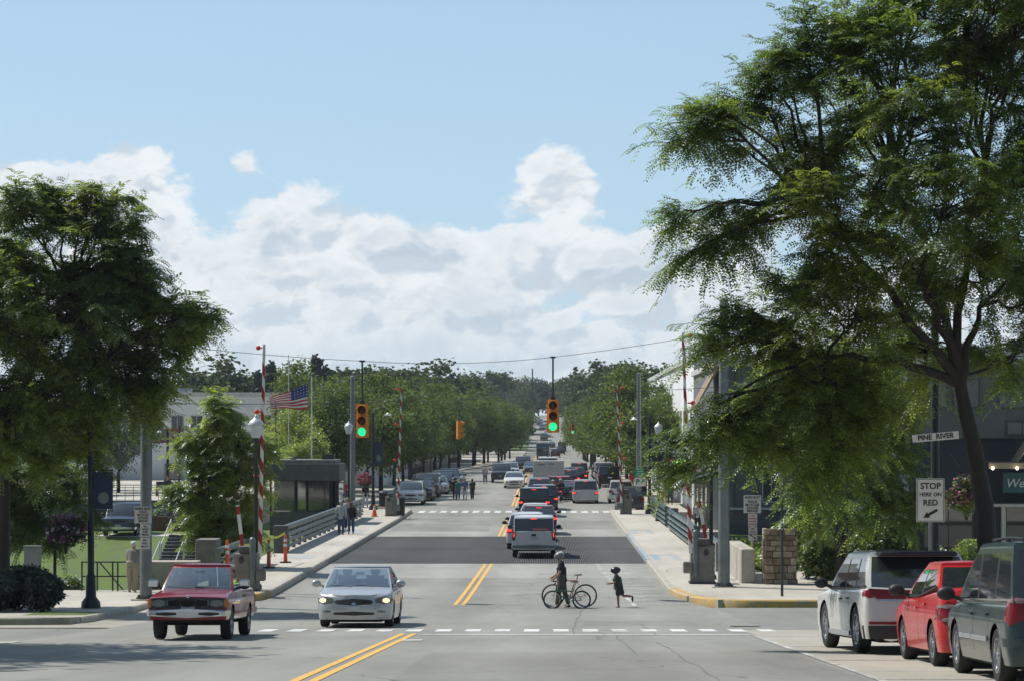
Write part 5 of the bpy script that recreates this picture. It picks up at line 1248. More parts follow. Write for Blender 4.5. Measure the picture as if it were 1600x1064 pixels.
machine('far dark barrier machine left of the trash can', xa(611, 154), 154, KH, 1.75, .7, -1); machine('far dark barrier machine in front of the parked cars on the right', xa(978, 158), 158, .18, 1.95, .75, 1)
def delin(label, x, y, h=1.15, cone=False, z=KH, group='orange cones and delineators'):
    t = thing('traffic_cone' if cone else 'delineator_post', label, 'traffic cone', (x, y, z), 0, group)
    MB().lathe([(.001, 0), (.24, 0), (.24, .05), (.001, .06)], n=8).build('base', 'rubber', t)
    r0, r1 = (.17, .03) if cone else (.085, .05)
    MB().lathe([(r0, .05), (r0*.55+r1*.45, h*.5), (r1, h), (.001, h+.01)], n=14).build('body', 'orange', t, True)
    for a in ((.55, .66), (.74, .84)):
        q = lambda s_: (r0+(r1-r0)*s_)+.008
        MB().lathe([(q(a[0]), .05+(h-.05)*a[0]), (q(a[1]), .05+(h-.05)*a[1])], n=14).build('reflective_band', 'refl', t, True)
delin('orange delineator post at the near end of the yellow tape', xa(420, 95), 95); delin('orange delineator post under the far end of the yellow tape', xa(446, 99), 99)
delin('orange cone close behind the squat left barrier machine', xa(369, 84), 84, .95, True); delin('orange delineator leaning by the pale parapet behind the red truck', xa(355, 87.5), 87.5, 1.15, z=.5)
delin('small orange cone beside the far left guard rail', xa(585, 153), 153, .8, True); delin('orange delineator beyond the bridge near the blue banner', xa(1017, 163), 163, 1.2, z=.1)
def bin_(label, x, y, z, s_=1.):
    t = thing('trash_can', label, 'trash can', (x, y, z), 0, 'dark trash cans'); MB().lathe([(.001, 0), (.25, 0), (.29, .1), (.31, .95), (.001, .95)], n=16).build('body', 'black', t, True); MB().lathe([(.33, .93), (.33, 1.0), (.2, 1.1), (.001, 1.12)], n=16).build('lid', 'darksteel', t, True); t.scale = (s_,)*3
bin_('black trash can at the kerb beside the far left machine', xa(624.5, 155), 155, KH, 1.15); bin_('black trash can behind the far left barrier machine', xa(600, 170), 170, .15, 1.2)
# stone pillar, utility box, railing of the lookout
t = thing('stone_pillar', 'rough brown stone pillar beside the hanging greenery on the right', 'pillar', (xa(1218, 86), 86, .16)); rg = random.Random(3); m = MB()
z = 0.
while z < 1.85:
    h = rg.uniform(.16, .30); x = -.56
    while x < .54:
        w_ = min(rg.uniform(.18, .42), .56-x)
        for yy in (-1,): m.box((x+w_/2, -.36+rg.uniform(-.02, .02), z+h/2), (w_-.02, .14, h-.02))
        x += w_
    for sx in (-1, 1): m.box((sx*(.53+rg.uniform(-.02, .02)), .0, z+h/2), (.13, .60, h-.02))
    z += h
m.build('stone', 'stone', t, bevel=.025); MB().lo(-.50, .50, -.3, .3, 0, 1.88).build('core', 'conc', t)
tag(MB().lo(-.25, .25, -.2, .2, 0, .85).lo(-.27, .27, -.22, .22, .85, .9).build('utility_box', 'steel', loc=(xa(51, 80), 80, .9), bevel=.02), 'small grey utility box peeking over the dark left hedge', 'utility box')
t = thing('railing', 'black two-rail lookout railing the old man leans on', 'railing', (0, 82.2, .16)); m = MB()
xs_ = [xa(p_, 82.2) for p_ in (128, 152, 176, 184, 208, 232)]
for z in (.50, .98): m.tube([(xs_[0], 0, z), (xs_[-1], 0, z)], .026, 6)
m.tube([(xs_[1], .4, .95), (xs_[2]+.3, .4, .0)], .022, 6); m.build('rail', 'black', t, True)
for i, x in enumerate(xs_): MB().tube([(x, 0, -.05), (x, 0, 1.0)], .028, 6).build('post', 'black', t, True)
# flag
t = thing('flag', 'striped red and white flag with a blue corner flying left of its pole', 'flag', (xa(481, 163), 162.93, Zs(0, 599, 163)))
nx_, nz_ = 30, 13; Lf, Hf = 2.65, 1.72; parts = {'red_stripe': MB(), 'white_stripe': MB(), 'blue_canton': MB()}
def fp(i, j):
    u_, v_ = i/nx_, j/nz_; x = -u_*Lf*(.98-.05*v_); z = -v_*Hf*(1-.62*u_) - u_*.98+.04*math.sin(u_*9+v_*2); return (x, .16*math.sin(u_*8+v_*1.3)*u_**.5, z*1.0)
for i in range(nx_):
    for j in range(nz_):
        k = 'blue_canton' if (i < nx_*.42 and j < 7) else ('red_stripe' if j % 2 == 0 else 'white_stripe'); parts[k].add([fp(i, j), fp(i+1, j), fp(i+1, j+1), fp(i, j+1)], [(0, 1, 2, 3)])
for k, mt in (('red_stripe', M('flag_red', (.45, .03, .04), .8)), ('white_stripe', M('flag_white', (.65, .64, .62), .8)), ('blue_canton', M('flag_blue', (.03, .05, .20), .8))): parts[k].build(k, mt, t, True)
s_ = MB()
for i in range(5):
    for j in range(4): a = fp(1+i*2.3, .9+j*1.6); s_.ell((a[0], a[1]-.012, a[2]), (.035, .004, .035), 5, 3)
s_.build('star', 'signwhite', t)
# framed banner, bench and lamp in the park on the left
t = thing('banner_frame', 'red framed white banner on two dark posts in the left park', 'sign frame', (xa(258, 172), 172, 1.4)); s_ = 172/FPX; zt = Zs(0, 671, 172)-1.4; zb = Zs(0, 690, 172)-1.4
MB().lo(-22*s_, 22*s_, -.03, .03, zb, zt).build('banner', 'wallt', t); m = MB()
for z in (zb, zt): m.lo(-24*s_, 24*s_, -.08, .08, z-.05, z+.05)
for k in range(6): m.lo((-23+k*9)*s_-.04, (-23+k*9)*s_+.04, -.06, -.035, zb, zt)
m.build('frame', 'red', t)
for sx in (-1, 1): MB().tube([(sx*22*s_, 0, 0), (sx*22*s_, 0, zt+.3)], .07, 8).build('post', 'black', t, True)
arc_pole('slim black park light with curved arm in front of the white wall', xa(262, 165), 165, 4.3, -1, z=1.4, lampx=.5)
t = thing('park_bench', 'dark park bench with a seated person on the left terrace', 'bench', (xa(262, 158), 158, 1.4)); MB().lo(-.8, .8, -.25, .25, .42, .47).build('seat', 'wallt', t); MB().lo(-.8, .8, .25, .30, .5, .95).build('backrest', 'darksteel', t)
for x in (-.7, .7): MB().lo(x-.04, x+.04, -.22, .28, 0, .42).build('leg', 'darksteel', t)
# hanging baskets
def basket(label, c, r_, flowers, seed, hook=None):
    t = shrub('flower_basket', label, 'flower basket', (c[0], c[1], c[2]-r_), (r_, r_, r_), 2600, r_*.22, 'leaf_shrub' if r_ < .5 else 'leaf_dark', seed, 'hanging flower baskets', 10, flowers)
    bk = MB().lathe([(.001, r_*.3), (r_*.5, r_*.45), (r_*.65, r_*.95), (r_*.6, r_*.95)], n=14).build('pot', 'black', t, True)
    if hook: m = MB(); a, b_ = Vector(hook)-Vector((c[0], c[1], c[2]-r_)), Vector((0, 0, r_)); m.tube([a, a.lerp(b_, .5)+Vector((0, 0, abs(a.x-b_.x)*.6)), b_+Vector((0, 0, r_*.9)), b_], .018, 6).build('hook', 'black', t, True)
basket('dark purple and white flower basket hanging from the thick left pole', (xa(106, 72), 71.7, Zs(0, 828, 72)), .56, (('petal_white', 160, .10), ('petal_purple', 700, .11)), 61, (xa(142, 72), 72, Zs(0, 790, 72)))
basket('pink and purple flower basket hanging right of the stop sign board', (xa(1510, 54), 54, Zs(0, 772, 54)), .47, (('petal_pink', 420, .065), ('petal_purple', 420, .065)), 62, (xa(1461, 54), 54, Zs(0, 700, 54)))
basket('bright pink flower ball above the woman in white trousers', (xa(570, 168), 168, Zs(0, 748, 168)), .55, (('petal_pink', 2600, .11),), 63, (xa(583, 164), 164, Zs(0, 720, 164)))
basket('dusky pink flower basket under the blue lettered banner', (xa(1045, 158), 158, Zs(0, 733, 158)), .60, (('petal_pink', 500, .10), ('petal_purple', 700, .10)), 64, (xa(1015, 158), 158, Zs(0, 715, 158)))
# ------------------------------------------------------------------ vehicles on the street
WH, SV, BK, DG, RD, DR, NV, GR, GN = (.62, .62, .62), (.42, .44, .46), (.010, .010, .012), (.05, .055, .06), (.42, .012, .018), (.10, .012, .02), (.015, .02, .06), (.16, .17, .18), (.035, .06, .058)
def truck_extra(s, root, pm):
    m = MB(); zt = .87
    s.patch(m, 1, -.94, .94, .655, .875, off=.012, n=20, m=4).build('grille_surround', 'darksteel', root, True)
    for a, b_ in ((-.53, -.185), (-.195, .195), (.185, .53)): s.patch(MB(), 1, a, b_, .685, .85, off=.016, shape=9, taper=.05).build('grille_frame', 'steel', root, True)
    for a, b_ in ((-.50, -.21), (-.17, .17), (.21, .50)): s.patch(MB(), 1, a, b_, .70, .835, off=.022, shape=8, taper=.06).build('grille_opening', 'under', root, True)
    for a, b_ in ((-.90, -.57), (.57, .90)): s.patch(MB(), 1, a, b_, .685, .845, off=.020, shape=9).build('headlight', 'headlamp', root, True)
    for a, b_ in ((-.99, -.91), (.91, .99)): s.patch(MB(), 1, a, b_, .685, .845, off=.024).build('corner_marker', 'amber', root)
    for a, b_ in ((-.80, -.28), (.28, .80)): s.patch(MB(), 1, a, b_, .51, .585, off=.068, n=14, shape=12).build('bumper_recess', 'plastic', root)
    MB().ell((0, s.L2+.012, .905), (.035, .012, .03)).build('emblem', 'chrome', root, True)
    s.patch(MB(), 1, -.93, .93, .36, .46, off=-.03, n=14).build('valance', 'under', root, True)
    for sg in (1, -1): MB().box((sg*(s.hw+.15), .78, 1.17), (.22, .09, .15)).build('mirror_shell', 'chrome', root, bevel=.025)
    MB().tube([(-.45, 1.08, 1.1), (-.36, .62, 1.52)], .008, 4).build('antenna', 'chrome', root)
    for y in (-1.45, 1.5): MB().tube([(-.7, y, .34), (.7, y, .34)], .05, 8).build('axle', 'under', root)
car('pickup', 'pickup_truck', 'faded red old pickup truck with chrome bumper coming down the left lane', 'truck', -7.52, 52.95, 180, (.21, .007, .014), near=True, see=True, extra=truck_extra,
    spec=dict(bumper=(.46, .655, 'chrome', 'chrome'), head=(.60, .92, .69, .84, 6), grille=(.5, .68, .85, 6), grillemat='plastic', intake=False, tail=(.86, 1.0, .62, .95, 0), platez=(.5, .6), pil=[], cab=(-.58, -.42, .42, 1.12)))
def sedan_extra(s, root, pm):
    for sg in (1, -1):
        s.patch(MB(), 1, *((.62, .84) if sg > 0 else (-.84, -.62)), .37, .43, off=.01, shape=3).build('fog_light', 'headlamp', root, True)
    s.patch(MB(), 1, -.06, .06, .55, .63, off=.03, shape=2).build('emblem', 'chrome', root, True)
    s.patch(MB(), 1, -.53, .53, .535, .735, off=.010, shape=2.4, n=14, m=9).build('grille_rim', 'chrome', root, True)
car('sedan', 'sedan', 'silver sedan with lit headlights and an oval grille nearing the crosswalk', 'car', -4.83, 62.6, 180, (.46, .47, .48), near=True, see=True, lit=True, pmetal=.35, extra=sedan_extra,
    spec=dict(head=(.55, 1.05, .58, .77, 2.4), grille=(.50, .55, .72, 2.3), mirmat='paint', wr=.62, handlepaint=1, H=1.54, sill=.20,
    top=[(-2.5, .86), (-2.3, 1.0), (-1.7, 1.05), (0, .98), (1.0, .98), (1.35, .97), (2.0, .88), (2.35, .80), (2.5, .75)]))
def suv_extra(s, root, pm):
    y0, y1, y2, y3 = s.cab
    m = MB(); m.add([(sx*a, y, z) for (a, y, z) in ((s.hw*.70, y1+.10, s.H-.012), (s.hw*.70, y2-.05, s.H-.012)) for sx in (-1, 1)], [(0, 1, 3, 2)])
    m2 = MB().box((0, (y1+y2)/2, s.H-.012), (s.hw*1.36, y2-y1-.1, .03)); m2.build('glass_roof', 'glass', root, bevel=.01)
    MB().box((0, y1-.06, s.H-.06), (s.hw*1.36, .40, .07)).build('spoiler', 'plastic', root, bevel=.03)
    s.patch(MB(), -1, -.82, .82, .92, 1.10, off=.012, n=22).build('light_bar', 'tail', root, True)
    s.patch(MB(), -1, -.80, .80, .885, .915, off=.014, n=22).build('chrome_strip', 'chrome', root, True)
    for sg in (1, -1):
        s.patch(MB(), -1, *((.45, .93) if sg > 0 else (-.93, -.45)), .50, .545, off=.012).build('reflector', 'tail', root); s.patch(MB(), -1, *((.45, .72) if sg > 0 else (-.72, -.45)), .22, .32, off=-.0, shape=2).build('exhaust_tip', 'chrome', root, True)
    sd = MB()
    for sg in (1, -1): sd.lo(sg*s.hw*.97-.03, sg*s.hw*.97+.03, s.wb[0]+s.r+.09, s.wb[1]-s.r-.09, s.sill+.02, s.sill+.10)
    sd.build('sill_trim', 'chrome', root)
    text('CROSSOVER' if False else 'L I N C O L N', .07, 'ink', root, (0, -s.L2-.012, .80), bold=.002)
c = car('suv', 'parked_suv', 'white SUV with full-width red tail light bar, farthest of three cars parked right', 'SUV', 6.36, 44.9, 4, (.60, .595, .57), near=True, extra=suv_extra,
    spec=dict(H=1.72, tail=(.66, 1.22, .93, 1.09, 4), lowdark=.22, platez=(.62, .76), spokes=9, sill=.26, r=.40)); c.scale = (1.06,)*3
def red_extra(s, root, pm):
    for sg in (1, -1):
        s.patch(MB(), -1, *((.64, 1.18) if sg > 0 else (-1.18, -.64)), .82, .88, off=.014, shape=3).build('clear_lens', 'tailw', root, True)
        s.patch(MB(), -1, *((.66, .96) if sg > 0 else (-.96, -.66)), .63, .70, off=.014, shape=2).build('reverse_lens', 'tailw', root, True)
MT['dark_tail']=MT['tail']
c = car('hatch', 'parked_car', 'bright red small sedan parked between the white SUV and the green minivan', 'car', 6.86, 39.25, 1, (.50, .012, .014), near=True, extra=red_extra,
    spec=dict(tail=(.58, 1.24, .60, .92, 4), rimmat='steel', spokes=6, H=1.49, handlepaint=1)); c.scale = (1.10,)*3
def van_extra(s, root, pm):
    for sg in (1, -1):
        m = MB(); m.tube([(sg*.62, y, s.H+.015+.02*math.sin((y+1.6)/2.1*3.14)) for y in np.linspace(-1.6, .5, 8)], .02, 6)
        for y in (-1.55, -.6, .45): m.tube([(sg*.62, y, s.H-.03), (sg*.62, y, s.H+.03)], .025, 6)
        m.build('roof_rack', 'plastic', root, True)
        q = MB()
        for a, b_ in ((s.wb[0]+.5, .1), (.14, s.wb[1]-.48)): q.lo(sg*(s.hw*s.wf(.55)+.012)-.012, sg*(s.hw*s.wf(.55)+.012)+.012, a, b_, .50, .565)
        q.build('side_moulding', 'chrome', root, bevel=.008)
    m = MB(); m.box((0, -1.2, s.H+.03), (1.25, .05, .025)); m.build('roof_rack_bar', 'plastic', root)
    s.patch(MB(), -1, -1.3, 1.3, .44, .60, off=.028, n=26, shape=14).build('bumper', pm, root, True)
    for sg in (1, -1): s.patch(MB(), -1, *((.80, 1.10) if sg > 0 else (-1.10, -.80)), .99, 1.06, off=.016, shape=4).build('clear_lens', 'tailw', root, True)
c = car('minivan', 'parked_minivan', 'dark green minivan with roof rack parked nearest at the right edge', 'minivan', 6.98, 33.9, 0, (.030, .052, .052), near=True, pmetal=.3, extra=van_extra,
    spec=dict(tail=(.82, 1.12, .72, 1.08, 5), spokes=10, platez=(.72, .84))); c.scale = (1.08,)*3

def trf(kind, name, label, cat, px, Yr, head, col, brake=True, X=None, group='cars in the queue across the bridge', **kw):
    L = SPEC[kind]['L']; x = xa(px, Yr) if X is None else X
    return car(kind, name, label, cat, x, Yr+L/2, head, col, group, brake=brake and head == 0, **kw)
def cap_extra(s, root, pm):
    y = s.cab[0]
    MB().box((0, -s.L2-.035, 1.02), (.20, .02, .10)).build('tailgate_handle', 'plastic', root, bevel=.01)
    MB().add([(-.05, y-.05, 1.24), (.66, y-.05, 1.24), (.66, y-.045, 1.31), (-.05, y-.045, 1.31)], [(0, 1, 2, 3)]).build('window_sticker', 'pink', root)
    s.patch(MB(), -1, -.86, .86, .50, .515, off=.01).build('tailgate_gap', 'under', root)
trf('bigsuv', 'pickup_truck', 'white pickup with a cap and dark rear window, last in the queue on the grating', 'truck', 834, 106.6, 0, (.56, .575, .60), extra=cap_extra,
    spec=dict(tail=(.84, 1.02, .78, 1.16, 0), bumper=(.42, .60, 'plastic', 'railgrey'), H=1.83, W=1.92, cab=(-2.60, -2.36, .62, 1.45)))
trf('suv', 'suv', 'white SUV peeking out on the left just ahead of the last pickup', 'SUV', 823, 114.6, 0, (.58, .60, .62))
trf('sedan', 'sedan', 'first white sedan showing its roof behind the white SUV in the queue', 'car', 824, 122.8, 0, WH)
trf('suv', 'suv', 'dark red SUV in the queue on the bridge', 'SUV', 842, 130.6, 0, DR, spec=dict(H=1.58))
trf('sedan', 'sedan', 'white sedan in the queue between the red SUV and the black one', 'car', 836, 138.6, 0, WH)
trf('bigsuv', 'suv', 'large black SUV in the queue with bright double brake lights', 'SUV', 834.5, 157, 0, BK)
trf('minivan', 'minivan', 'dark blue minivan ahead of the large black SUV', 'minivan', 850, 168.5, 0, NV)
trf('suv', 'suv', 'grey-blue SUV behind the white box trailer', 'SUV', 843, 188, 0, GR)
trf('minivan', 'minivan', 'silver minivan braking alone in the right lane', 'minivan', 915, 181, 0, SV, pmetal=.3)
trf('hatch', 'parked_car', 'dark grey car just left of the silver minivan', 'car', 893, 187.5, 0, DG)
trf('suv', 'suv', 'dark green SUV right of the trailer in the queue', 'SUV', 889, 214, 0, GN); trf('suv', 'suv', 'black SUV queueing farther right of the trailer', 'SUV', 901, 226, 0, BK)
trf('sedan', 'sedan', 'dark car queueing two ahead of the trailer', 'car', 893, 240, 0, NV); trf('minivan', 'minivan', 'grey minivan in the right lane far ahead', 'minivan', 905, 252, 0, GR)
trf('bigsuv', 'pickup_truck', 'red pickup carrying a frame behind the trailer', 'truck', 874, 197, 0, (.22, .012, .015), spec=dict(H=1.6))
trf('bigsuv', 'van', 'white van ahead of the box trailer', 'van', 856, 236, 0, WH, spec=dict(H=2.5, cab=(-2.6, -2.5, .6, 1.5)), brake=False)
trf('sedan', 'sedan', 'white car ahead of the white van', 'car', 852, 300, 0, WH); 
trf('suv', 'suv', 'black SUV far off in the right lane', 'SUV', 876, 520, 0, BK, brake=False); trf('bigsuv', 'van', 'dark van farthest ahead in the right lane', 'van', 878, 560, 0, BK, brake=False, spec=dict(H=2.3))
# oncoming
trf('sedan', 'sedan', 'white oncoming sedan beyond the bridge', 'car', 803, 215, 180, WH, group='oncoming cars', lit=True)
trf('bigsuv', 'pickup_truck', 'dark blue oncoming pickup left of the white sedan', 'truck', 783, 236, 180, DG, group='oncoming cars')
trf('suv', 'suv', 'silver oncoming SUV behind the dark pickup', 'SUV', 797, 262, 180, SV, group='oncoming cars')
trf('bigsuv', 'suv', 'black oncoming truck near the end of the left trees', 'SUV', 817, 300, 180, BK, group='oncoming cars')
trf('sedan', 'sedan', 'dark oncoming car with one bright headlight', 'car', 829, 285, 180, DG, group='oncoming cars', lit=True)
t = thing('delivery_truck', 'blue box truck with white roof far up the street', 'truck', (xa(848, 440), 440, rz(440))); 
MB().lo(-1.15, 1.15, -1, 3.5, .8, 2.9).build('cargo_box', M('truck_blue', (.08, .14, .2), .4), t, bevel=.04); MB().lo(-1.2, 1.2, -1.1, 3.6, 2.9, 3.1).build('roof', 'wht', t); MB().lo(-1.05, 1.05, -2.4, -1.02, .6, 2.2).build('cab', M('cab_blue', (.06, .10, .16), .3), t, bevel=.15); MB().lo(-.9, .9, -2.43, -2.40, 1.4, 2.0).build('windshield', 'glass', t)
for y in (-1.8, 2.6):
    for sg in (1, -1): wheel(t, sg*.95, y, .42, .25, sg, simple=True)
for l_, kd, px, Y, h_, c_ in (('dark car on the hill nearest the blue truck', 'suv', 851, 590, 180, NV), ('white car on the hill, second from the top', 'suv', 855, 655, 180, WH), ('purple-grey car on the hill below the white one', 'sedan', 862, 600, 0, DG),
                      ('white car near the hilltop, left of the others', 'suv', 844, 722, 180, WH), ('white car near the hilltop, right side', 'bigsuv', 854, 710, 180, WH), ('dark pickup halfway up the hill', 'bigsuv', 850, 640, 180, DG), ('silver car starting up the hill on the left', 'suv', 846, 545, 180, SV), ('white van low on the hill', 'bigsuv', 852, 500, 180, WH), ('grey car cresting the hill', 'suv', 848, 690, 180, GR), ('red car low on the hill in the right lane', 'suv', 868, 470, 0, DR)):
    trf(kd, 'car', l_, 'car', px, Y, h_, c_, group='cars on the far hill', brake=False)
# trailer
t = thing('box_trailer', 'plain white box trailer in the middle of the queue', 'trailer', (xa(857, 207), 207, rz(208)))
MB().lo(-1.30, 1.30, 0, 6.0, .5, 2.6).build('box', M('trailer_white', (.42, .43, .45), .5), t, bevel=.05); MB().lo(-1.33, 1.33, -.02, .06, 2.5, 2.63).lo(-1.33, 1.33, -.02, .06, .45, .57).lo(-1.33, -1.25, -.02, .06, .57, 2.5).lo(1.25, 1.33, -.02, .06, .57, 2.5).build('door_frame', 'galv', t)
MB().lo(-.9, -.3, -.012, -.002, 2.25, 2.36).lo(-.1, .5, -.012, -.002, 2.3, 2.38).build('vent', 'steel', t); MB().lo(-1.1, 1.1, -.1, 0, .4, .5).build('bumper', 'darksteel', t)
for sg in (1, -1): wheel(t, sg*1.05, 3.2, .36, .22, sg, simple=True); MB().lo(sg*1.05-.08, sg*1.05+.08, -.03, -.01, .65, .8).build('tail_light', 'tail', t)
# parked rows
pk = [('suv', 'white SUV parked first on the far right, behind the grey pole', 971, 181.5, WH), ('suv', 'dark SUV parked first on the far right, beside the barrier machine', 985, 165.5, DG), ('bigsuv', 'black pickup parked on the right with dark cap', 953, 218, BK),
      ('suv', 'white SUV parked behind the black pickup on the right', 0, 225, WH), ('suv', 'silver SUV parked third in the right far row', 0, 231.5, SV), ('minivan', 'dark blue minivan parked fourth in the right far row', 0, 238, NV), ('bigsuv', 'white van parked fifth in the right far row', 0, 245, WH),
      ('sedan', 'grey sedan parked sixth in the right far row', 0, 252, GR), ('suv', 'black SUV parked near the end of the right far row', 0, 259, BK), ('sedan', 'silver sedan parked at the end of the right far row', 0, 266, SV)]
for kd, l_, px, Y, c_ in pk: trf(kd, 'parked_suv' if kd != 'sedan' else 'parked_sedan', l_, 'car', px, Y, 0, c_, brake=False, X=None if px else 5.55, group='cars parked along the far right kerb')
pk = [('suv', 'white SUV parked first on the far left, facing the bridge', 641, 178, WH), ('suv', 'black SUV parked second behind the white one on the left', 656, 185.5, BK), ('bigsuv', 'dark grey SUV parked third on the far left', 666, 193, DG), ('hatch', 'silver hatchback parked fourth on the far left', 683, 201, SV),
      ('minivan', 'black minivan parked fifth on the far left', 690, 207.5, BK), ('suv', 'dark SUV parked sixth on the far left under the trees', 699, 215, NV), ('sedan', 'grey sedan parked last on the far left', 708, 223, GR)]
for kd, l_, px, Y, c_ in pk: trf(kd, 'parked_suv' if kd != 'sedan' else 'parked_sedan', l_, 'car', px, Y, 180, c_, brake=False, group='cars parked along the far left kerb')
trf('bigsuv', 'parked_truck', 'dark blue truck parked above the grass bank in the left park', 'truck', 184, 138.9, 180, (.03, .05, .08), group='cars parked in the left park', zoff=-.45, lit=False, spec=dict(bumper=(.42, .6, 'chrome', 'chrome')))
trf('sedan', 'parked_sedan', 'pale car parked deep in the left park behind leaves', 'car', 14, 139.5, 180, WH, group='cars parked in the left park', zoff=-.45); trf('suv', 'parked_suv', 'black car parked in the left park behind the flower basket', 'car', 60, 139.2, 180, BK, group='cars parked in the left park', zoff=-.45)
def motorcycle(label, px, Y, c_):
    t = thing('motorcycle', label, 'motorcycle', (xa(px, Y), Y, rz(Y)), 0, 'motorcycles in the queue')
    for y in (-.8, .8): MB().lathe([(.20, -.07), (.30, -.07), (.33, 0), (.30, .07), (.20, .07)], (0, y, .33), 18, 'X').build('wheel', 'rubber', t, True)
    MB().ell((0, -.05, .62), (.2, .55, .18)).ell((0, .25, .82), (.17, .3, .14)).build('body', paint('moto_paint', c_), t, True)
    for sg in (1, -1): MB().box((sg*.30, -.72, .58), (.20, .55, .36)).build('saddlebag', 'black', t, bevel=.05); MB().tube([(sg*.24, -.9, .28), (sg*.24, .3, .26)], .045, 8).build('exhaust', 'chrome', t, True)
    MB().box((0, -.85, .92), (.42, .32, .30)).build('top_box', 'black', t, bevel=.06); MB().ell((0, -.1, .82), (.17, .38, .07)).build('seat', 'seat', t, True); MB().tube([(-.38, .5, 1.08), (0, .65, 1.02), (.38, .5, 1.08)], .018, 6).build('handlebar', 'chrome', t, True)
    MB().box((0, -1.03, .78), (.14, .03, .06)).build('tail_light', 'tailon', t); MB().box((0, -1.02, .60), (.2, .02, .12)).build('licence_plate', 'plate', t)
    for sg in (1, -1): MB().tube([(sg*.08, .8, .33), (sg*.08, .6, 1.0)], .025, 6).build('fork', 'chrome', t, True)
motorcycle('motorcycle in the queue whose rider wears a yellow striped jacket', 864, 183.5, BK); motorcycle('motorcycle in the queue beside the dark grey car', 876, 186, (.2, .01, .012))
rid = dict(legs=((72, 70), (72, 70)), arms=((55, 25), (55, 25)), hips=.85, spread=.25, headgear='helmet', H=1.78)
person('motorcycle rider in dark jacket with a yellow stripe', (xa(864, 183.5), 183.4), 90, top='shirt_yellow', bot='dktrousers', z=rz(183.5), sleeves=1, **rid); person('motorcycle rider in black with pale helmet', (xa(876, 186), 185.9), 90, top='shirt_black', bot='dktrousers', z=rz(186), sleeves=1, **rid)

# ------------------------------------------------------------------ people
D0 = gy(948.)
person('man in helmet and dark shirt walking two bicycles over the street', (xa(878, D0-.2), D0-.2), 180, 1.70, 'shirt_navy', 'olive', lean=3, legs=((14, 6), (-12, 6)), arms=((10, 32), (14, 36)), headgear='helmet', hands=True, sleeves=.5, headtilt=18, fat=1.08)
bicycle('large orange-red road bicycle with drop handlebars wheeled by the man', (xa(889.5, D0+.35), D0+.35), 180, .345, 1.02)
bicycle('small green child bicycle with white fork wheeled by the man', (xa(886, D0-.75), D0-.75), 180, .265, .90, 'bike_green', False)
person('young boy in dark helmet and shorts running after the bicycles', (xa(967, D0-.1), D0-.1), 180, 1.22, 'shirt_dkgreen', 'dktrousers', lean=14, legs=((6, 10), (-26, 62)), arms=((12, 62), (-24, 55)), headgear='helmet', fat=1.2, shorts=True, hands=True, sk='skind', hips=.655)
person('old man in grey jacket and white cap leaning on the black railing', (xa(207, 81.4), 81.4), 90, 1.76, 'shirt_grey', 'khaki', 'hair_grey', lean=24, legs=((4, 4), (-4, 2)), arms=((58, 10), (58, 10)), headgear='cap', sleeves=1, fat=1.3, z=.16, hands=True)
person('man in pale sweater and jeans walking away on the left sidewalk', (xa(533, 126.6), 126.6), 90, 1.80, 'shirt_pale', 'jeans', 'hair_grey', legs=((10, 4), (-8, 8)), sleeves=1, fat=1.1, z=KH)
person('woman in black jacket with brown hair walking beside the man in pale sweater', (xa(548.5, 127.4), 127.4), 90, 1.68, 'shirt_black', 'jeans', 'hair_brown', legs=((-10, 8), (10, 2)), sleeves=1, z=KH, longhair=True)
person('third walker in pale top mostly hidden behind the couple', (xa(543, 133), 133), 90, 1.75, 'shirt_pale', 'dktrousers', 'hair_blond', z=KH)
for i, (px, Y, tp_, bt, l_, H, f_) in enumerate(((711, 189, 'shirt_black', 'dktrousers', 'person in black leftmost of the four crossing the far street', 1.72, 90), (715.5, 188, 'shirt_teal', 'jeans', 'person in dark teal second from left of the four crossing the far street', 1.6, 90),
        (726.5, 189, 'shirt_blue', 'white_cloth', 'person in blue shirt and white trousers crossing the far street', 1.70, 90), (738, 189.5, 'shirt_dkgreen', 'dktrousers', 'person with grey hood rightmost of the four crossing the far street', 1.62, 80),
        (571, 171, 'shirt_black', 'white_cloth', 'woman in black top and white trousers under the pink flower ball', 1.68, -70), (539, 176, 'shirt_red', 'jeans', 'person in red shirt on the grass left of the far pole', 1.72, -90),
        (1047, 176, 'shirt_teal', 'dktrousers', 'woman in teal top on the right far sidewalk', 1.65, 100), (1038, 177.5, 'shirt_blue', 'khaki', 'person in blue shirt with raised arm on the right far sidewalk', 1.75, -80),
        (987, 203, 'shirt_red', 'khaki', 'person in red shirt under the right trees', 1.7, 90), (996, 209, 'shirt_white', 'jeans', 'person in white shirt under the right trees', 1.7, -90), (1003, 200, 'shirt_red', 'jeans', 'second person in red nearer the green sign', 1.75, -90),
        (758, 228, 'shirt_pale', 'jeans', 'person in pale shirt before the dark awning on the left', 1.7, -80), (1090, 133.2, 'shirt_white', 'dktrousers', 'white haired person by the basement of the dark restaurant', 1.6, -90), (1100, 133.4, 'shirt_pale', 'khaki', 'second pale dressed person by the dark restaurant', 1.6, -70))):
    person(l_, (xa(px, Y), Y), f_, H, tp_, bt, ('hair_dark', 'hair_grey', 'hair_blond')[i % 3], legs=((12, 4), (-10, 8)), arms=((8, 15), (-12, 10)), z=(rz(Y)+.15 if Y < 187 or px > 950 or px == 758 else None), group='distant walkers')
person('person in dark clothes sitting on the terrace bench', (xa(262, 157.7), 157.7), -90, 1.7, 'shirt_black', 'dktrousers', legs=((85, 80), (85, 80)), hips=.52, z=1.4)

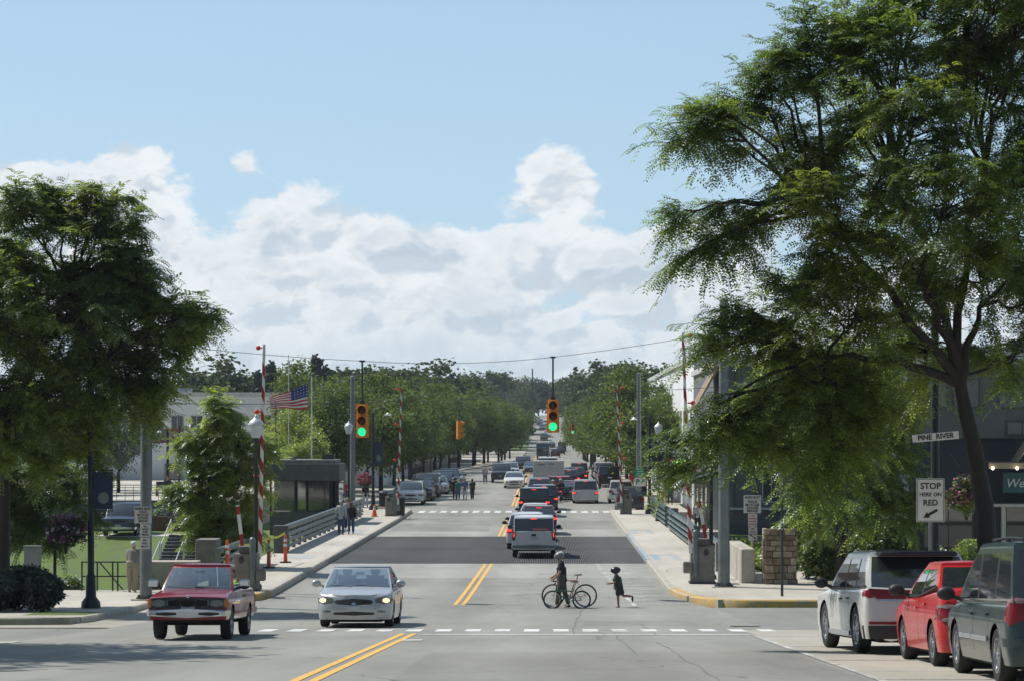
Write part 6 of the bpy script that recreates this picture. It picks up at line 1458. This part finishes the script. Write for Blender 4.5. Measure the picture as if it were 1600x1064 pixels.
# ------------------------------------------------------------------ vegetation
def P3(px, py, y): return at(px, py, y)
rg = random.Random(77)
def cl_(lst, y0, dy, s): return [(P3(px, py, y0+d*dy), r_/s, den) for (px, py, r_, den, d) in lst]
A = [(1300, 25, 26, 1, .2), (1350, 30, 40, 1, -.2), (1440, -10, 70, 1, .2), (1540, -20, 80, 1, -.3), (1200, 95, 30, .9, .1),(1480, 70, 85, 1, .3), (1385, 95, 75, 1, -.3), (1258, 35, 20, .9, 0), (1280, 75, 24, 1, .1), (1232, 115, 52, 1, .1), (1180, 160, 55, 1, .4), (1105, 165, 30, 1, -.2), (1070, 200, 36, .9, -.2), (1120, 215, 42, .9, .2), (1310, 190, 88, 1.1, .6), (1430, 190, 95, 1.1, -.6), (1560, 130, 95, 1, .5),
     (1250, 240, 70, 1.1, .2), (1360, 310, 95, 1.1, .8), (1490, 310, 105, 1.1, -.9), (1610, 290, 110, 1.1, .2), (1170, 330, 26, .8, 0), (1115, 330, 24, .7, .1), (1060, 350, 20, .8, -.1), (1150, 370, 26, .8, .2), (1110, 395, 24, .7, 0), (1075, 405, 18, .8, 0),
     (1270, 330, 60, 1, -.5), (1300, 400, 75, 1.1, -.3), (1410, 420, 95, 1.1, .5), (1540, 440, 95, 1.1, -.2), (1640, 420, 90, 1, .6), (1700, 200, 110, .9, 0), (1690, 520, 90, .9, .3), (1590, 560, 60, .7, .4), (1240, 470, 62, 1, .4), (1340, 500, 85, 1.1, -.7), (1450, 550, 80, 1, .6), (1170, 505, 40, 1, .1), (1120, 545, 42, .9, -.1), (1220, 545, 55, 1, .3), (1600, 30, 70, 1, -.3), (1400, 30, 28, 1, .2), (1330, 60, 24, 1, .2), (1540, 50, 70, 1, .4),
     (1110, 650, 36, .9, -.3), (1070, 705, 20, .8, -.3), (1150, 680, 40, .9, -.2), (1215, 640, 52, 1, .1), (1080, 735, 22, .8, -.2), (1200, 700, 24, .7, 0), (1290, 600, 75, 1.1, -.2), (1300, 690, 75, 1.1, 0), (1345, 620, 52, .9, .4), (1268, 760, 30, .6, .2), (1318, 715, 38, .7, .5), (1300, 780, 30, .5, .5), ]
big_tree('locust_tree', 'huge feathery-leaved tree leaning over the parked cars on the right', (xa(1546, 45), 45, rz(45)+.12), [(xa(1548, 45), 45, rz(45)), P3(1540, 800, 45), P3(1522, 700, 45.1), P3(1508, 640, 45.2), P3(1500, 600, 45.2)], .20, cl_(A, 45.5, 2.0, 83.5), 5, 'leaf_locust', 14, 9, 9, .26, .085, .040,
         forks=[P3(1470, 560, 45.2), P3(1530, 480, 45.6), P3(1440, 440, 45), P3(1530, 300, 46), P3(1400, 300, 45.4), P3(1290, 560, 45), P3(1280, 330, 45.3)])
B_ = [(1300, 735, 40, .8, .1), (1375, 760, 42, .7, -.2),(1180, 640, 40, .8, .2), (1230, 560, 50, .8, 0), (1390, 560, 55, .8, .3), (1430, 640, 45, .8, 0), (1270, 800, 45, .7, .2), (1390, 810, 40, .7, .2), (1320, 650, 55, .9, 0), (1250, 720, 50, .8, .3), (1310, 560, 70, .7, 0), (1250, 620, 60, .7, .3), (1370, 620, 60, .7, -.3), (1215, 670, 34, .7, 0), (1290, 700, 60, .8, .5), (1390, 700, 45, .7, 0), (1340, 770, 45, .6, .2), (1430, 780, 35, .5, .3)]
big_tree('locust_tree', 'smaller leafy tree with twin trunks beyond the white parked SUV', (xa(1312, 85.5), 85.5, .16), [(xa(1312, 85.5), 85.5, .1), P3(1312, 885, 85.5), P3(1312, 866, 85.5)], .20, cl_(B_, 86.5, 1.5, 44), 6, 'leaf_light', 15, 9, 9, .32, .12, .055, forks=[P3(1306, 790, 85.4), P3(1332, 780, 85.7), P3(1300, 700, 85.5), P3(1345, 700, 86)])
C_ = [(70, 315, 34, .9, .2), (10, 320, 40, .9, -.2), (230, 430, 34, .9, .1), (185, 430, 50, 1, -.3), (130, 450, 60, 1, .6), (20, 480, 70, 1, -.5),(45, 350, 52, 1, 0), (115, 345, 48, 1, .3), (150, 330, 24, .8, 0), (185, 310, 20, .9, .1), (205, 340, 20, .9, -.1), (140, 300, 12, .7, 0), (180, 370, 34, 1, .2), (150, 410, 62, 1, -.3), (50, 430, 80, 1, .5), (100, 500, 90, 1.1, -.5), (200, 400, 28, .9, 0), (190, 460, 50, 1, .4), (230, 490, 45, 1, 0), (285, 475, 30, .9, .1), (310, 495, 24, .9, -.1), (265, 540, 48, 1, .2), (170, 560, 85, 1.1, .2), (20, 540, 90, 1.1, .2), (90, 620, 90, 1.1, -.2), (200, 620, 55, 1, .5), (250, 600, 36, .8, .2),
      (0, 650, 80, 1, .4), (140, 690, 50, .9, 0), (40, 720, 55, .9, -.3), (-60, 400, 90, .9, 0), (-90, 520, 90, .9, .4), (-80, 640, 80, .9, 0), (-130, 450, 80, .8, .3), (-170, 560, 90, .9, 0), (-200, 440, 90, .9, .3), (-150, 340, 70, .9, -.2), (-210, 660, 90, .9, .3), (-120, 720, 60, .8, 0), (290, 520, 30, .9, 0), (225, 655, 28, .7, .2)]
big_tree('locust_tree', 'dark feathery-leaved tree filling the left edge behind the hedge', (xa(4, 71), 73, .16), [(xa(4, 73), 73, .1), P3(6, 850, 73), P3(8, 750, 73), P3(12, 650, 73)], .22, cl_(C_, 72.5, 2.2, 52.4), 8, 'leaf_locust', 10, 9, 8, .34, .13, .062, forks=[P3(60, 560, 73), P3(120, 480, 73.5), P3(-40, 520, 72), P3(160, 570, 72)])
D_ = [(338, 640, 32, .8, 0), (308, 690, 30, .8, .2), (366, 690, 34, .8, -.2), (330, 745, 45, .8, 0), (385, 755, 34, .8, .2), (310, 800, 34, .8, .1), (375, 820, 36, .7, -.2), (340, 850, 36, .7, .3), (290, 770, 24, .7, 0), (405, 700, 20, .6, 0)]
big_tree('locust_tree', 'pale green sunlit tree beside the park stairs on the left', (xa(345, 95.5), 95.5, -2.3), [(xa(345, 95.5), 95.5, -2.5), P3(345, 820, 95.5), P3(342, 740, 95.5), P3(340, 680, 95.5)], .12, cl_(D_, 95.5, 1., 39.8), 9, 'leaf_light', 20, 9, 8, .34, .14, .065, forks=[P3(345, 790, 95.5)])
E_ = [(70, 770, 44, .8, 0), (25, 800, 44, .8, .3), (110, 745, 30, .8, -.2), (-20, 760, 60, .8, 0), (60, 830, 34, .7, .3), (130, 800, 24, .5, .2)]
big_tree('small_tree', 'small slender tree with two thin trunks on the left lawn edge', (xa(85, 88), 88, -1.), [(xa(85, 88), 88, -1.3), P3(86, 850, 88), P3(78, 800, 88)], .07, cl_(E_, 88, 1.2, 43), 10, 'leaf_street', 14, 9, 8, .34, .13, .06)
# shrubs
mid_tree('s3', -18.9, 47.5, 1.22, 'tree just outside the left edge that shades the near lane', None, z=2.8, rot=1)
mid_tree('s1', -21.5, 45, 1.75, 'tall tree farther outside the left edge shading the near lane', None, z=2.8, rot=2)
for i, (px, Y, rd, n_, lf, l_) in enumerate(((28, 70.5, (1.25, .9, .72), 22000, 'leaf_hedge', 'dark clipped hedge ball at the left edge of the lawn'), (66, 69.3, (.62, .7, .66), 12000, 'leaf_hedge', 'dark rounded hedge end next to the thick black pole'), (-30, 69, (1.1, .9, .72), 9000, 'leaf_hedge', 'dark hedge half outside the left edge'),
        (1262, 89.2, (1.0, .8, 1.45), 9000, 'leaf_shrub', 'leafy green shrub right behind the stone pillar'), (1330, 89.5, (1.25, .8, 1.45), 10000, 'leaf_shrub', 'wide green shrub behind the white parked SUV'), (1290, 88.2, (1.0, .7, 1.0), 6000, 'leaf_shrub', 'low green shrub just right of the stone pillar'), (1365, 88.6, (1.1, .8, 1.1), 7000, 'leaf_shrub', 'green shrub directly behind the twin slim trunks'), (1402, 89.2, (1.2, .8, 1.3), 9000, 'leaf_shrub', 'green shrub between the twin trunks and the stop sign board'),
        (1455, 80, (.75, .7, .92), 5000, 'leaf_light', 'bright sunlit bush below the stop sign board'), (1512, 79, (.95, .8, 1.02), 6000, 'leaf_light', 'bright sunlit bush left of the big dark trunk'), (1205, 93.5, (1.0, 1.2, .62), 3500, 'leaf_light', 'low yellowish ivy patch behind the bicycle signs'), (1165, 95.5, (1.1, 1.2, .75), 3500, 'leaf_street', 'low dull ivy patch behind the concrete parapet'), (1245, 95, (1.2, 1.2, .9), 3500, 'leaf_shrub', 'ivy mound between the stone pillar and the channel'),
        (108, 83.6, (.55, .5, .45), 2500, 'leaf_shrub', 'white flowering plant at the edge of the lookout'), (350, 92, (1.1, 1.0, .8), 5000, 'leaf_light', 'low bright bush under the pale green tree'), (300, 90, (.8, .9, .5), 3500, 'leaf_light', 'small bright bush left of the pale parapet'))):
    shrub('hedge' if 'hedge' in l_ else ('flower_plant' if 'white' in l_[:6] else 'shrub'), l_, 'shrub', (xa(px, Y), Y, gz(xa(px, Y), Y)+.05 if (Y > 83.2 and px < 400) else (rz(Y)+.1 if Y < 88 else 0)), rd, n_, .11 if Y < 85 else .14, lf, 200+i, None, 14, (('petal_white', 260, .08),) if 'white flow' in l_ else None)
# street trees, both sides
_o = 'first second third fourth fifth sixth seventh eighth ninth tenth eleventh twelfth thirteenth fourteenth fifteenth sixteenth seventeenth eighteenth nineteenth'.split()
ORD = _o+['twentieth']+['twenty-'+q for q in _o[:9]]+['thirtieth']+['thirty-'+q for q in _o[:9]]+['fortieth']+['forty-'+q for q in _o[:9]]+['fiftieth']
k = 0
for i in range(20):
    Y = 180+i*13.5+rg.uniform(-2, 2); mid_tree(('s1', 's2', 's3')[i % 3], far_l(Y)-2.1+rg.uniform(-.5, .4)-(1.4 if i == 0 else 0), Y, rg.uniform(.82, 1.06), '%s leafy street tree back from the bridge on the left kerb' % ORD[i], 'left row of street trees', rot=rg.uniform(0, 6))
for i in range(20):
    Y = 183+i*13.5+rg.uniform(-2, 2); mid_tree(('s2', 's3', 's1')[i % 3], 8.0+rg.uniform(-.5, .5)-(.5 if i > 4 else 0)-(1.2 if i > 10 else 0), Y, rg.uniform(.74, .98), '%s leafy street tree back from the bridge on the right kerb' % ORD[i], 'right row of street trees', rot=rg.uniform(0, 6))
for i in range(9):
    Y = 200+i*24; mid_tree(('s3', 's1', 's2')[i % 3], -19.5 if i < 2 else -29, Y+5, 1.02, '%s tree behind the left street row, counting away from the bridge' % ORD[i], 'second rank of trees on the left', rot=i*1.3)
PH = dict(s1=9.5, s2=9.0, s3=10.5, h1=13.5, h2=12.5, h3=15.5, p1=14.3, f1=14.5)
def sky_tree(key, px, py, Y, label, group='trees on the skyline', nm='skyline_tree', wide=1., leaf=None):
    while -17 < xa(px, Y) < 13 and Y < 930: Y += 15
    x = xa(px, Y); zt = Zs(0, py, Y); g0 = gz(x, Y); s_ = (zt-g0)/PH[key]
    mid_tree(key, x, Y, s_*wide, label, group, nm, rot=rg.uniform(0, 6), sz=s_, leaf=leaf)
mid_tree('s1', xa(455, 178), 178, .60, 'small leafy tree in front of the white building below the flag', None, z=1.3, rot=1, leaf='leaf_light'); mid_tree('s2', xa(480, 172), 172, .52, 'small rounded tree behind the control house roof', None, z=1.0, rot=2, leaf='leaf_light')
mid_tree('s3', xa(185, 168), 168, .60, 'silvery round tree in the left park', None, z=1.2, rot=1, leaf='leaf_silver'); mid_tree('s1', xa(60, 160), 160, .8, 'dark tree deep in the left park', None, z=1.2, rot=2); mid_tree('s2', xa(-30, 150), 150, .8, 'dark tree at the far left of the park', None, z=1.2, rot=2); mid_tree('s2', xa(120, 175), 175, .8, 'dark tree behind the silvery park tree', None, z=1.2, rot=4)
mid_tree('s1', xa(520, 182), 182, .85, 'leafy tree right of the flag pole', None, z=.6, rot=5); mid_tree('s2', xa(505, 195), 195, .9, 'leafy tree between the flag and the street row', None, z=.6, rot=.4)
sk = [('h1', 300, 588, 330), ('h2', 345, 568, 345), ('h1', 376, 564, 350), ('p1', 405, 580, 320), ('p1', 423, 566, 330), ('h3', 455, 560, 335), ('h3', 478, 566, 345), ('p1', 494, 556, 330), ('p1', 510, 572, 335), ('h1', 525, 560, 350), ('h3', 545, 566, 355), ('h1', 566, 557, 340), ('h1', 590, 560, 345), ('h3', 620, 558, 350), ('h1', 645, 572, 360),
      ('h2', 690, 574, 380), ('h1', 715, 592, 390), ('h1', 770, 571, 400), ('h2', 745, 590, 420), ('h1', 795, 584, 430), ('h2', 815, 592, 520), ('h2', 905, 590, 420), ('h1', 925, 578, 400), ('h1', 950, 549, 330), ('h3', 972, 556, 335), ('h3', 1000, 549, 340), ('h1', 1025, 553, 345), ('h3', 1045, 572, 350), ('h2', 1085, 590, 360), ('h1', 1120, 585, 350), ('h2', 240, 600, 330), ('h1', 180, 590, 335), ('h2', 890, 600, 500), ('h2', 875, 612, 560), ('h1', 1180, 580, 340), ('h2', 1260, 575, 340), ('h1', 660, 590, 330), ('h2', 730, 600, 330), ('h1', 905, 610, 330), ('h2', 990, 590, 300), ('h1', 800, 600, 330)]
for i, (k_, px, py, Y) in enumerate(sk): sky_tree(k_, px, py, Y, '%s tree, %s from the left along the skyline' % (('dark pointed conifer' if k_ == 'p1' else ('tall open' if k_ == 'h3' else ('broad rounded' if k_ == 'h2' else 'bushy dark green'))), ORD[sorted(q[1] for q in sk).index(px)]), wide=1.15 if k_ != 'p1' else .9)
# wooded hill at the end of the street: each tree its own object
for i in range(90):
    Y = 470+i*6.5; sg = -1 if i % 2 else 1; off = rg.uniform(5, 60)*(.5 if i % 3 == 0 else 1)
    if i % 5 == 0 or i % 5 == 1: off = 0
    x = (-9.5-off) if sg < 0 else (9.5+off)
    mid_tree('f1', x, Y, rg.uniform(.75, 1.) if off > 1 else .72, '%s hillside tree up the far street on the %s' % (ORD[i//2], 'left' if sg < 0 else 'right'), 'trees on the far hill', 'hillside_tree', rot=rg.uniform(0, 6))
for i in range(26):
    mid_tree('f1', -70+i*5.5, 905+(i % 3)*22, 1.0, '%s treetop from the left at the crest ending the street' % ORD[i], 'trees on the far hill', 'hillside_tree', rot=i)
drop_protos()

# ------------------------------------------------------------------ thin summer haze
hm_ = bpy.data.materials.new('haze'); hm_.use_nodes = True; G = NG(hm_.node_tree); G.n.clear()
pv = G.node('ShaderNodeVolumePrincipled', {'Color': (.86, .92, 1., 1), 'Density': .00012, 'Anisotropy': .3})
G.l.new(pv.outputs[0], G.node('ShaderNodeOutputMaterial').inputs['Volume'])
hz = MB().lo(-420, 420, -60, 2050, -7, 60).build('haze', hm_); tag(hz, 'pale haze in the air', 'haze', kind='stuff')
